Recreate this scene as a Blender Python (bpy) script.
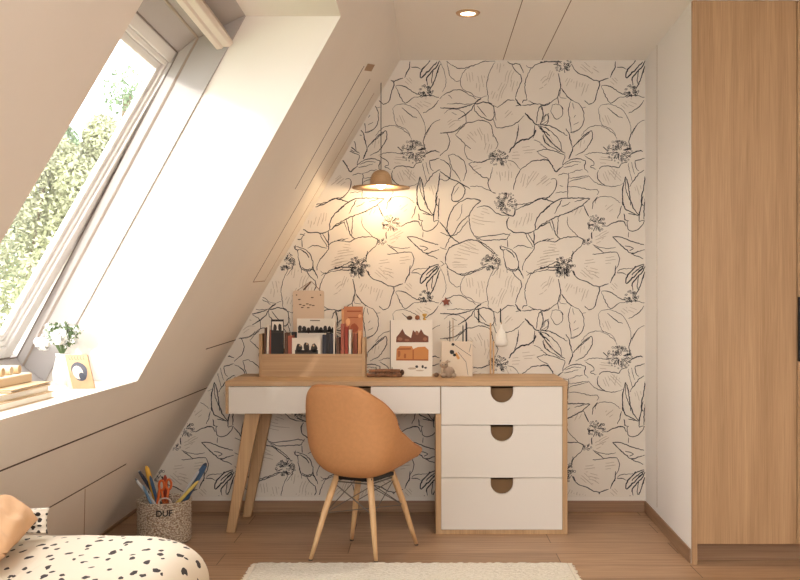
import bpy, bmesh, math, random
from mathutils import Vector, Matrix, noise
PI = math.pi
scene = bpy.context.scene
COL = scene.collection
for o in list(bpy.data.objects): bpy.data.objects.remove(o)

# ------------------------------------------------------------------ camera
F = 950.0; VX, VY = 425.0, 300.0; EYE = 1.15
def P(px, py, D): return Vector(((px - VX) * D / F, D, EYE - (py - VY) * D / F))
cam = bpy.data.objects.new('camera', bpy.data.cameras.new('camera')); COL.objects.link(cam)
cam.location = (0, 0, EYE); cam.rotation_euler = (PI / 2, 0, 0)
cam.data.sensor_width = 36; cam.data.lens = 36 * F / 800
cam.data.shift_x = -25 / 800; cam.data.shift_y = 10 / 800
cam.data.clip_start = 0.05
scene.camera = cam
# ------------------------------------------------------------------ world, sun, big lights, exposure
w = bpy.data.worlds.new('world'); scene.world = w; w.use_nodes = True
bg = w.node_tree.nodes['Background']; bg.inputs[0].default_value = (0.93, 0.97, 1.0, 1); bg.inputs[1].default_value = 6.5
def light(name, kind, loc, energy, color, direction=None, **kw):
    l = bpy.data.lights.new(name, kind); l.energy = energy; l.color = color
    for k, v in kw.items(): setattr(l, k, v)
    o = bpy.data.objects.new(name, l); COL.objects.link(o); o.location = loc
    if direction is not None: o.rotation_euler = Vector(direction).to_track_quat('-Z', 'Y').to_euler()
    return o
light('sun', 'SUN', (-6, -8, 6), 3.4, (1.0, 0.96, 0.90), (0.26, 1.0, -0.13), angle=math.radians(4))
# fill lamp added behind the camera, at a made-up window opening
light('rear_fill_lamp', 'AREA', (0.15, -1.25, 1.72), 62, (0.99, 0.98, 0.98), (0.42, 1.0, -0.08), shape='RECTANGLE', size=1.9, size_y=1.5)
# daylight through the roof window
#light('roof_window_daylight', 'AREA', (-1.27, 2.65, 1.50), 34, (1.0, 0.96, 0.91), (0.86, 0.1, -0.5), shape='RECTANGLE', size=1.1, size_y=1.2)
scene.view_settings.view_transform = 'Standard'; scene.view_settings.look = 'None'
scene.view_settings.exposure = 0.12; scene.view_settings.gamma = 1.0
scene.view_settings.use_curve_mapping = False

# ------------------------------------------------------------------ materials
MATS = {}
def srgb(r, g, b):
    f = lambda c: (c / 255) / 12.92 if c <= 10 else (((c / 255) + .055) / 1.055) ** 2.4
    return (f(r), f(g), f(b), 1)
def mat(name, col, rough=.6, metal=0, noise_amt=0.0, nscale=20, bump=0, bscale=200, emit=None, estr=0, trans=0, alpha=1, stretch=(1, 1, 1), sheen=0):
    if name in MATS: return MATS[name]
    m = bpy.data.materials.new(name); m.use_nodes = True; nt = m.node_tree; b = nt.nodes['Principled BSDF']
    b.inputs['Base Color'].default_value = col; b.inputs['Roughness'].default_value = rough; b.inputs['Metallic'].default_value = metal
    if trans: b.inputs['Transmission Weight'].default_value = trans
    if sheen: b.inputs['Sheen Weight'].default_value = sheen
    b.inputs['Alpha'].default_value = alpha
    if emit: b.inputs['Emission Color'].default_value = emit; b.inputs['Emission Strength'].default_value = estr
    if noise_amt or bump:
        tc = nt.nodes.new('ShaderNodeTexCoord'); mp = nt.nodes.new('ShaderNodeMapping'); mp.inputs['Scale'].default_value = stretch
        nt.links.new(tc.outputs['Object'], mp.inputs[0])
    if noise_amt:
        n = nt.nodes.new('ShaderNodeTexNoise'); n.inputs['Scale'].default_value = nscale; n.inputs['Detail'].default_value = 6
        nt.links.new(mp.outputs[0], n.inputs['Vector'])
        r = nt.nodes.new('ShaderNodeValToRGB'); r.color_ramp.elements[0].position = .3; r.color_ramp.elements[1].position = .7
        r.color_ramp.elements[0].color = tuple(c * (1 - noise_amt) for c in col[:3]) + (1,)
        r.color_ramp.elements[1].color = tuple(min(1, c * (1 + noise_amt)) for c in col[:3]) + (1,)
        nt.links.new(n.outputs[0], r.inputs[0]); nt.links.new(r.outputs[0], b.inputs['Base Color'])
    if bump:
        n = nt.nodes.new('ShaderNodeTexNoise'); n.inputs['Scale'].default_value = bscale
        nt.links.new(mp.outputs[0], n.inputs['Vector'])
        bp = nt.nodes.new('ShaderNodeBump'); bp.inputs['Strength'].default_value = bump; bp.inputs['Distance'].default_value = .003
        nt.links.new(n.outputs[0], bp.inputs['Height']); nt.links.new(bp.outputs[0], b.inputs['Normal'])
    MATS[name] = m; return m
def wood(name, light_c, dark_c, axis='z', rough=.5, fine=60, contrast=1.0):
    """grain streaks running along the given axis"""
    if name in MATS: return MATS[name]
    m = bpy.data.materials.new(name); m.use_nodes = True; nt = m.node_tree; b = nt.nodes['Principled BSDF']
    b.inputs['Roughness'].default_value = rough
    tc = nt.nodes.new('ShaderNodeTexCoord')
    def stretched(s_across, s_along, detail):
        mp = nt.nodes.new('ShaderNodeMapping')
        sc = [s_across] * 3; sc['xyz'.index(axis)] = s_along; mp.inputs['Scale'].default_value = sc
        nt.links.new(tc.outputs['Object'], mp.inputs[0])
        n = nt.nodes.new('ShaderNodeTexNoise'); n.inputs['Scale'].default_value = 1; n.inputs['Detail'].default_value = detail; n.inputs['Distortion'].default_value = .6
        nt.links.new(mp.outputs[0], n.inputs['Vector']); return n
    a = stretched(fine * 4, fine * .06, 3); c = stretched(fine * .35, fine * .012, 4)
    mx = nt.nodes.new('ShaderNodeMix'); mx.data_type = 'FLOAT'; mx.inputs[0].default_value = .5
    nt.links.new(a.outputs[0], mx.inputs[2]); nt.links.new(c.outputs[0], mx.inputs[3])
    r = nt.nodes.new('ShaderNodeValToRGB'); h = .17 / contrast
    r.color_ramp.elements[0].position = .5 - h; r.color_ramp.elements[1].position = .5 + h
    r.color_ramp.elements[0].color = dark_c; r.color_ramp.elements[1].color = light_c
    nt.links.new(mx.outputs[0], r.inputs[0]); nt.links.new(r.outputs[0], b.inputs['Base Color'])
    MATS[name] = m; return m
PLASTER = mat('warm_white_plaster', srgb(234, 226, 216), .85, noise_amt=.015, nscale=3, bump=.05, bscale=90)
ALCW = mat('alcove_white', srgb(244, 241, 237), .6)
WHITEPANEL = mat('white_lacquer_panel', srgb(226, 219, 210), .45)
CEIL = mat('ceiling_board', srgb(246, 241, 233), .8)
SEAM = mat('panel_seam', srgb(140, 118, 98), .9)
GROOVE = mat('dark_groove', srgb(78, 60, 48), .9)
PAPER = mat('wallpaper_ground', srgb(230, 221, 209), .85, noise_amt=.02, nscale=6)
INK = mat('ink_line', srgb(42, 44, 52), .8)
PALEINK = mat('pale_ink_line', srgb(188, 175, 161), .8)
MIDINK = mat('grey_ink_line', srgb(90, 86, 84), .8)
OAK_X = wood('oak_grain_across', srgb(206, 170, 130), srgb(172, 136, 98), 'x', fine=30)
OAK_Y = wood('oak_grain_deep', srgb(206, 170, 130), srgb(172, 136, 98), 'y', fine=30)
OAK_Z = wood('oak_grain_upright', srgb(204, 168, 126), srgb(168, 132, 94), 'z', fine=30)
WARDOAK = wood('wardrobe_oak', srgb(194, 158, 120), srgb(158, 122, 86), 'z', fine=70, contrast=1.0)
LEGWOOD = wood('pale_beech', srgb(222, 184, 138), srgb(196, 154, 108), 'z', fine=30)
SKIRT = wood('skirting_oak', srgb(166, 132, 102), srgb(130, 98, 74), 'y', fine=30)
SKIRTX = wood('skirting_oak_across', srgb(166, 132, 102), srgb(130, 98, 74), 'x', fine=30)
DARKWOOD = mat('dark_recess', srgb(124, 94, 62), .8)
BLACKM = mat('black_metal', srgb(28, 26, 26), .45, .3)
WINWHITE = mat('window_white_paint', srgb(232, 228, 224), .4)
LINING = mat('window_grey_lining', srgb(176, 168, 164), .6)
TANLINE = mat('window_tan_seal', srgb(176, 160, 146), .6)
GLASS = None
def glass():
    m = bpy.data.materials.new('window_glass'); m.use_nodes = True; nt = m.node_tree; nt.nodes.clear()
    o = nt.nodes.new('ShaderNodeOutputMaterial'); t = nt.nodes.new('ShaderNodeBsdfTransparent'); g = nt.nodes.new('ShaderNodeBsdfGlossy')
    g.inputs['Roughness'].default_value = .02; mx = nt.nodes.new('ShaderNodeMixShader'); mx.inputs[0].default_value = .05
    nt.links.new(t.outputs[0], mx.inputs[1]); nt.links.new(g.outputs[0], mx.inputs[2]); nt.links.new(mx.outputs[0], o.inputs[0]); return m
GLASS = glass()
def floor_mat():
    m = bpy.data.materials.new('oak_plank_floor'); m.use_nodes = True; nt = m.node_tree; b = nt.nodes['Principled BSDF']; L = nt.links.new
    tc = nt.nodes.new('ShaderNodeTexCoord')
    br = nt.nodes.new('ShaderNodeTexBrick'); br.inputs['Scale'].default_value = 1; br.inputs['Brick Width'].default_value = 1.5; br.inputs['Row Height'].default_value = .19
    br.inputs['Mortar Size'].default_value = .0022; br.inputs['Mortar Smooth'].default_value = .3; br.offset = .37
    br.inputs['Color1'].default_value = (.2, .2, .2, 1); br.inputs['Color2'].default_value = (.8, .8, .8, 1); br.inputs['Mortar'].default_value = (0, 0, 0, 1)
    mp0 = nt.nodes.new('ShaderNodeMapping'); mp0.inputs['Location'].default_value = (.35, .06, 0); L(tc.outputs['Object'], mp0.inputs[0]); L(mp0.outputs[0], br.inputs['Vector'])
    mp = nt.nodes.new('ShaderNodeMapping'); mp.inputs['Scale'].default_value = (1.3, 26, 1); L(tc.outputs['Object'], mp.inputs[0])
    n = nt.nodes.new('ShaderNodeTexNoise'); n.inputs['Scale'].default_value = 2.2; n.inputs['Detail'].default_value = 7; n.inputs['Distortion'].default_value = .8; L(mp.outputs[0], n.inputs['Vector'])
    mx = nt.nodes.new('ShaderNodeMix'); mx.data_type = 'FLOAT'; mx.inputs[0].default_value = .3
    L(n.outputs[0], mx.inputs[2]); L(br.outputs['Color'], mx.inputs[3])
    r = nt.nodes.new('ShaderNodeValToRGB'); r.color_ramp.elements[0].position = .3; r.color_ramp.elements[1].position = .72
    r.color_ramp.elements[0].color = srgb(142, 108, 80); r.color_ramp.elements[1].color = srgb(190, 154, 122); L(mx.outputs[0], r.inputs[0])
    mc = nt.nodes.new('ShaderNodeMix'); mc.data_type = 'RGBA'; L(br.outputs['Fac'], mc.inputs[0]); L(r.outputs[0], mc.inputs[6]); mc.inputs[7].default_value = srgb(92, 64, 46)
    L(mc.outputs[2], b.inputs['Base Color']); b.inputs['Roughness'].default_value = .42
    return m
FLOORM = floor_mat()

# ------------------------------------------------------------------ mesh helpers
class MB:
    def __init__(s): s.bm = bmesh.new(); s.mi = 0
    def face(s, pts):
        f = s.bm.faces.new([s.bm.verts.new(p) for p in pts]); f.material_index = s.mi; return f
    def box(s, x0, x1, y0, y1, z0, z1, M=None):
        v = [Vector((x, y, z)) for x in (x0, x1) for y in (y0, y1) for z in (z0, z1)]
        if M is not None: v = [M @ p for p in v]
        v = [s.bm.verts.new(p) for p in v]
        for q in ((0, 1, 3, 2), (4, 6, 7, 5), (0, 4, 5, 1), (2, 3, 7, 6), (0, 2, 6, 4), (1, 5, 7, 3)):
            s.bm.faces.new([v[i] for i in q]).material_index = s.mi
        return s
    def loft(s, A, B, caps=True):
        """closed solid between two matching outlines"""
        a = [s.bm.verts.new(p) for p in A]; b = [s.bm.verts.new(p) for p in B]; n = len(a)
        for i in range(n): s.bm.faces.new((a[i], a[(i + 1) % n], b[(i + 1) % n], b[i])).material_index = s.mi
        if caps:
            s.bm.faces.new(a[::-1]).material_index = s.mi; s.bm.faces.new(b).material_index = s.mi
        return s
    def prism_y(s, poly, y0, y1):
        g0 = y0 if callable(y0) else (lambda z: y0); g1 = y1 if callable(y1) else (lambda z: y1)
        return s.loft([Vector((x, g0(z), z)) for x, z in poly], [Vector((x, g1(z), z)) for x, z in poly])
    def prism(s, poly, O, U, V, N, t):
        """polygon in the plane (O,U,V) with thickness t along N"""
        A = [O + U * a + V * b for a, b in poly]; return s.loft(A, [p + N * t for p in A])
    def tube(s, pts, r, n=8, close_ends=True):
        pts = [Vector(p) for p in pts]; R = r if hasattr(r, '__len__') else [r] * len(pts); rings = []
        up = None
        for i, p in enumerate(pts):
            t = (pts[min(i + 1, len(pts) - 1)] - pts[max(i - 1, 0)]).normalized()
            if up is None: up = t.orthogonal().normalized()
            up = (up - t * up.dot(t)).normalized(); sd = t.cross(up)
            rings.append([s.bm.verts.new(p + (up * math.cos(2 * PI * k / n) + sd * math.sin(2 * PI * k / n)) * R[i]) for k in range(n)])
        for a, b in zip(rings, rings[1:]):
            for k in range(n): s.bm.faces.new((a[k], a[(k + 1) % n], b[(k + 1) % n], b[k])).material_index = s.mi
        if close_ends:
            s.bm.faces.new(rings[0][::-1]).material_index = s.mi; s.bm.faces.new(rings[-1]).material_index = s.mi
        return s
    def lathe(s, prof, c, n=32, close=False):
        rings = []
        for r, z in prof:
            rings.append([s.bm.verts.new((c[0] + r * math.cos(2 * PI * k / n), c[1] + r * math.sin(2 * PI * k / n), c[2] + z)) for k in range(n)] if r > 1e-6
                         else [s.bm.verts.new((c[0], c[1], c[2] + z))])
        prs = list(zip(rings, rings[1:])) + ([(rings[-1], rings[0])] if close else [])
        for a, b in prs:
            for k in range(n):
                q = [a[k % len(a)], a[(k + 1) % len(a)], b[(k + 1) % len(b)], b[k % len(b)]]
                q = list(dict.fromkeys(q))
                if len(q) > 2: s.bm.faces.new(q).material_index = s.mi
        return s
    def ball(s, c, r, sc=(1, 1, 1), sub=2, jit=0, seed=0):
        M = Matrix.Translation(c) @ Matrix.Diagonal((r * sc[0], r * sc[1], r * sc[2], 1))
        res = bmesh.ops.create_icosphere(s.bm, subdivisions=sub, radius=1, matrix=M)
        for v in res['verts']:
            if jit: v.co += (v.co - Vector(c)) * jit * noise.noise(v.co * 30 + Vector((seed, 0, 0)))
            for f in v.link_faces: f.material_index = s.mi
        return s
    def grid(s, pts):
        g = [[s.bm.verts.new(p) for p in row] for row in pts]
        for i in range(len(g) - 1):
            for j in range(len(g[0]) - 1):
                s.bm.faces.new((g[i][j], g[i][j + 1], g[i + 1][j + 1], g[i + 1][j])).material_index = s.mi
        return s
    def build(s, name, mats, parent=None, base=None, bev=0, smooth=False, local=False):
        if not isinstance(mats, (list, tuple)): mats = [mats]
        bmesh.ops.recalc_face_normals(s.bm, faces=s.bm.faces[:])
        off = Vector((0, 0, 0))
        if parent is not None and not local: off = world_loc(parent)
        elif base is not None: off = Vector(base)
        if off.length: bmesh.ops.translate(s.bm, verts=s.bm.verts[:], vec=-off)
        me = bpy.data.meshes.new(name); s.bm.to_mesh(me); s.bm.free()
        for m in mats: me.materials.append(m)
        if smooth:
            for p in me.polygons: p.use_smooth = True
        o = bpy.data.objects.new(name, me); COL.objects.link(o)
        if parent is not None: o.parent = parent
        elif base is not None: o.location = off
        if bev:
            b = o.modifiers.new('bevel', 'BEVEL'); b.width = bev; b.segments = 2; b.limit_method = 'ANGLE'; b.angle_limit = math.radians(40)
        return o
def world_loc(o):
    v = Vector(o.location)
    while o.parent: o = o.parent; v += Vector(o.location)
    return v
def thing(name, label, cat, loc, rz=0, group=None):
    o = bpy.data.objects.new(name, None); COL.objects.link(o); o.location = loc; o.rotation_euler = (0, 0, rz); o.empty_display_size = .1
    return tag(o, label, cat, group)
def tag(o, label, cat, group=None):
    o['label'] = label; o['category'] = cat
    if group: o['group'] = group
    return o
def struct(o): o['kind'] = 'structure'; return o
def text_mesh(name, body, size, mat_, parent, M, ext=.0006):
    cu = bpy.data.curves.new(name, 'FONT'); cu.body = body; cu.size = size; cu.extrude = ext; cu.offset = .0008; cu.align_x = 'CENTER'; cu.align_y = 'CENTER'
    t = bpy.data.objects.new(name, cu); COL.objects.link(t); bpy.context.view_layer.update()
    me = bpy.data.meshes.new_from_object(t); bpy.data.objects.remove(t); me.transform(M); me.materials.clear(); me.materials.append(mat_)
    o = bpy.data.objects.new(name, me); COL.objects.link(o); o.parent = parent; return o

# ------------------------------------------------------------------ setting
YB = 5.155; SB = F / YB                       # back wall distance, its pixels per metre
ZC = EYE + 240 / SB                           # ceiling height
XS0 = (400 - VX) / SB; K = 0.588              # the roof slope: x = XS0 - (ZC - z) * K
def xs(z): return XS0 - (ZC - z) * K
YR = -1.35; XR = 2.7                          # rear wall, far right wall
m = MB(); m.box(-2.4, XR, YR, YB + .1, -.08, 0); struct(m.build('floor', FLOORM))
m = MB(); m.box(XS0 - .3, XR, YR, YB + .1, ZC, ZC + .08)
ce = struct(m.build('ceiling', CEIL))
m = MB()
for x_b, x_t in ((503, 524), (542, 566)):     # board joints in the ceiling
    x = (x_b - VX) / SB * 1.0
    m.box(x - .0018, x + .0018, YR, YB, ZC - .0012, ZC + .002)
m.build('ceiling_joint', SEAM, ce)
# sloping wall with the window recess
YN = 1.87; ZT = 2.169; ZS = .8456
yf = lambda z: 3.57 + (z - ZS) * (3.41 - 3.57) / (ZT - ZS)
T = .57
def band(z0, z1): return [(xs(z0), z0), (xs(z1), z1), (xs(z1) - T, z1), (xs(z0) - T, z0)]
m = MB()
m.prism_y(band(0, ZC + .05), YR, YN)
m.prism_y(band(0, ZC + .05), yf, YB + .1)
m.prism_y(band(ZT, ZC + .05), YN, yf)
m.prism_y(band(0, ZS), YN, yf)
wl = struct(m.build('wall_left', PLASTER))
def on_slope(px, py):
    a = (px - VX) / F; b = (py - VY) / F      # x = a D ; z = EYE - b D ; x = XS0-(ZC-z)K
    D = (XS0 - (ZC - EYE) * K) / (a + b * K)
    return P(px, py, D)
SLN = Vector((1, 0, -K)).normalized()         # into the room
def slope_strip(p, q, wd, mm):
    d = (q - p).normalized(); s_ = d.cross(SLN).normalized() * wd / 2; n = SLN * .0012
    mm.loft([p - s_ - n, p + s_ - n, q + s_ - n, q - s_ - n], [p - s_ + n, p + s_ + n, q + s_ + n, q - s_ + n])
m = MB()
zz = .675; slope_strip(Vector((xs(zz), -1, zz)), Vector((xs(zz), YB - .01, zz)), .006, m)
slope_strip(on_slope(20, 524), on_slope(126, 464), .006, m)
slope_strip(on_slope(206, 349), on_slope(238, 339), .005, m)
slope_strip(on_slope(364, 66), on_slope(295, 189), .0055, m)
slope_strip(on_slope(370, 79), on_slope(253, 282), .0055, m)
m.build('joint', GROOVE, wl)
m = MB()
slope_strip(on_slope(85, 489), on_slope(84, 536), .003, m)
slope_strip(on_slope(374, 93), on_slope(264, 282), .004, m)
slope_strip(on_slope(253, 282), on_slope(264, 281), .004, m)
slope_strip(on_slope(366, 67), on_slope(373, 68), .035, m)
m.build('pale_joint', mat('pale_seam', srgb(170, 140, 110), .9), wl)
# back wall
m = MB(); m.prism_y([(xs(0) - .05, -.05), (XR, -.05), (XR, ZC + .1), (xs(ZC) - .05, ZC + .1)], YB, YB + .1); wb = struct(m.build('wall_back', PLASTER))
# far right / rear walls
m = MB(); m.box(XR, XR + .1, YR, YB + .1, 0, ZC); struct(m.build('wall_right', PLASTER))
m = MB()
WX0, WX1, WZ0, WZ1 = -.8, 1.1, .9, 2.35  # invented opening in the rear wall, added to let daylight in
m.prism_y([(xs(0) - .05, 0), (WX0, 0), (WX0, ZC), (xs(ZC) - .05, ZC)], YR - .12, YR); m.box(WX1, XR, YR - .12, YR, 0, ZC); m.box(WX0, WX1, YR - .12, YR, 0, WZ0); m.box(WX0, WX1, YR - .12, YR, WZ1, ZC)
struct(m.build('wall_front', PLASTER))
m = MB(); m.box(-2.4, 7, -6.3, -6.0, -3, 4.6); struct(m.build('wall_sun_block', mat('sun_block_render', srgb(220, 212, 200), .9)))  # unseen wall added outside to keep direct sun out of the rear opening
# alcove side panel wall (white) between desk alcove and wardrobe
XA_b = (645.5 - VX) / SB; YWD = 4.15; XA_f = (691 - VX) * YWD / F
def alcove(z0, z1, t0, t1, mm):
    A = [Vector((XA_b + t0, YB, z0)), Vector((XA_b + t1, YB, z0)), Vector((XA_f + t1, YWD, z0)), Vector((XA_f + t0, YWD, z0))]
    mm.loft(A, [Vector((v.x, v.y, z1)) for v in A])
m = MB(); alcove(0, ZC, 0, .02, m); wa = struct(m.build('wall_alcove', ALCW))
m = MB(); tt = .66
for tt in (.30,):
    yy = YB + (YWD - YB) * tt; xx = XA_b + (XA_f - XA_b) * tt
    m.box(xx - .0015, xx + .004, yy - .0015, yy + .0015, .09, ZC)
m.build('panel_joint', mat('alcove_seam', srgb(176, 160, 144), .8), wa)
m = MB(); alcove(0, .062, -.008, 0, m); struct(m.build('baseboard_right', SKIRT, bev=.002))
m = MB(); m.box(-1.55, XA_b - .008, YB - .012, YB, 0, .062); struct(m.build('baseboard_back', SKIRTX, bev=.002))
m = MB(); m.prism_y([(xs(0) - .001, 0), (xs(.022) - .001, .022), (xs(.022) + .012, .022), (xs(0) + .012, 0)], YR, YB - .012); struct(m.build('baseboard_left', SKIRT))

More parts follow.
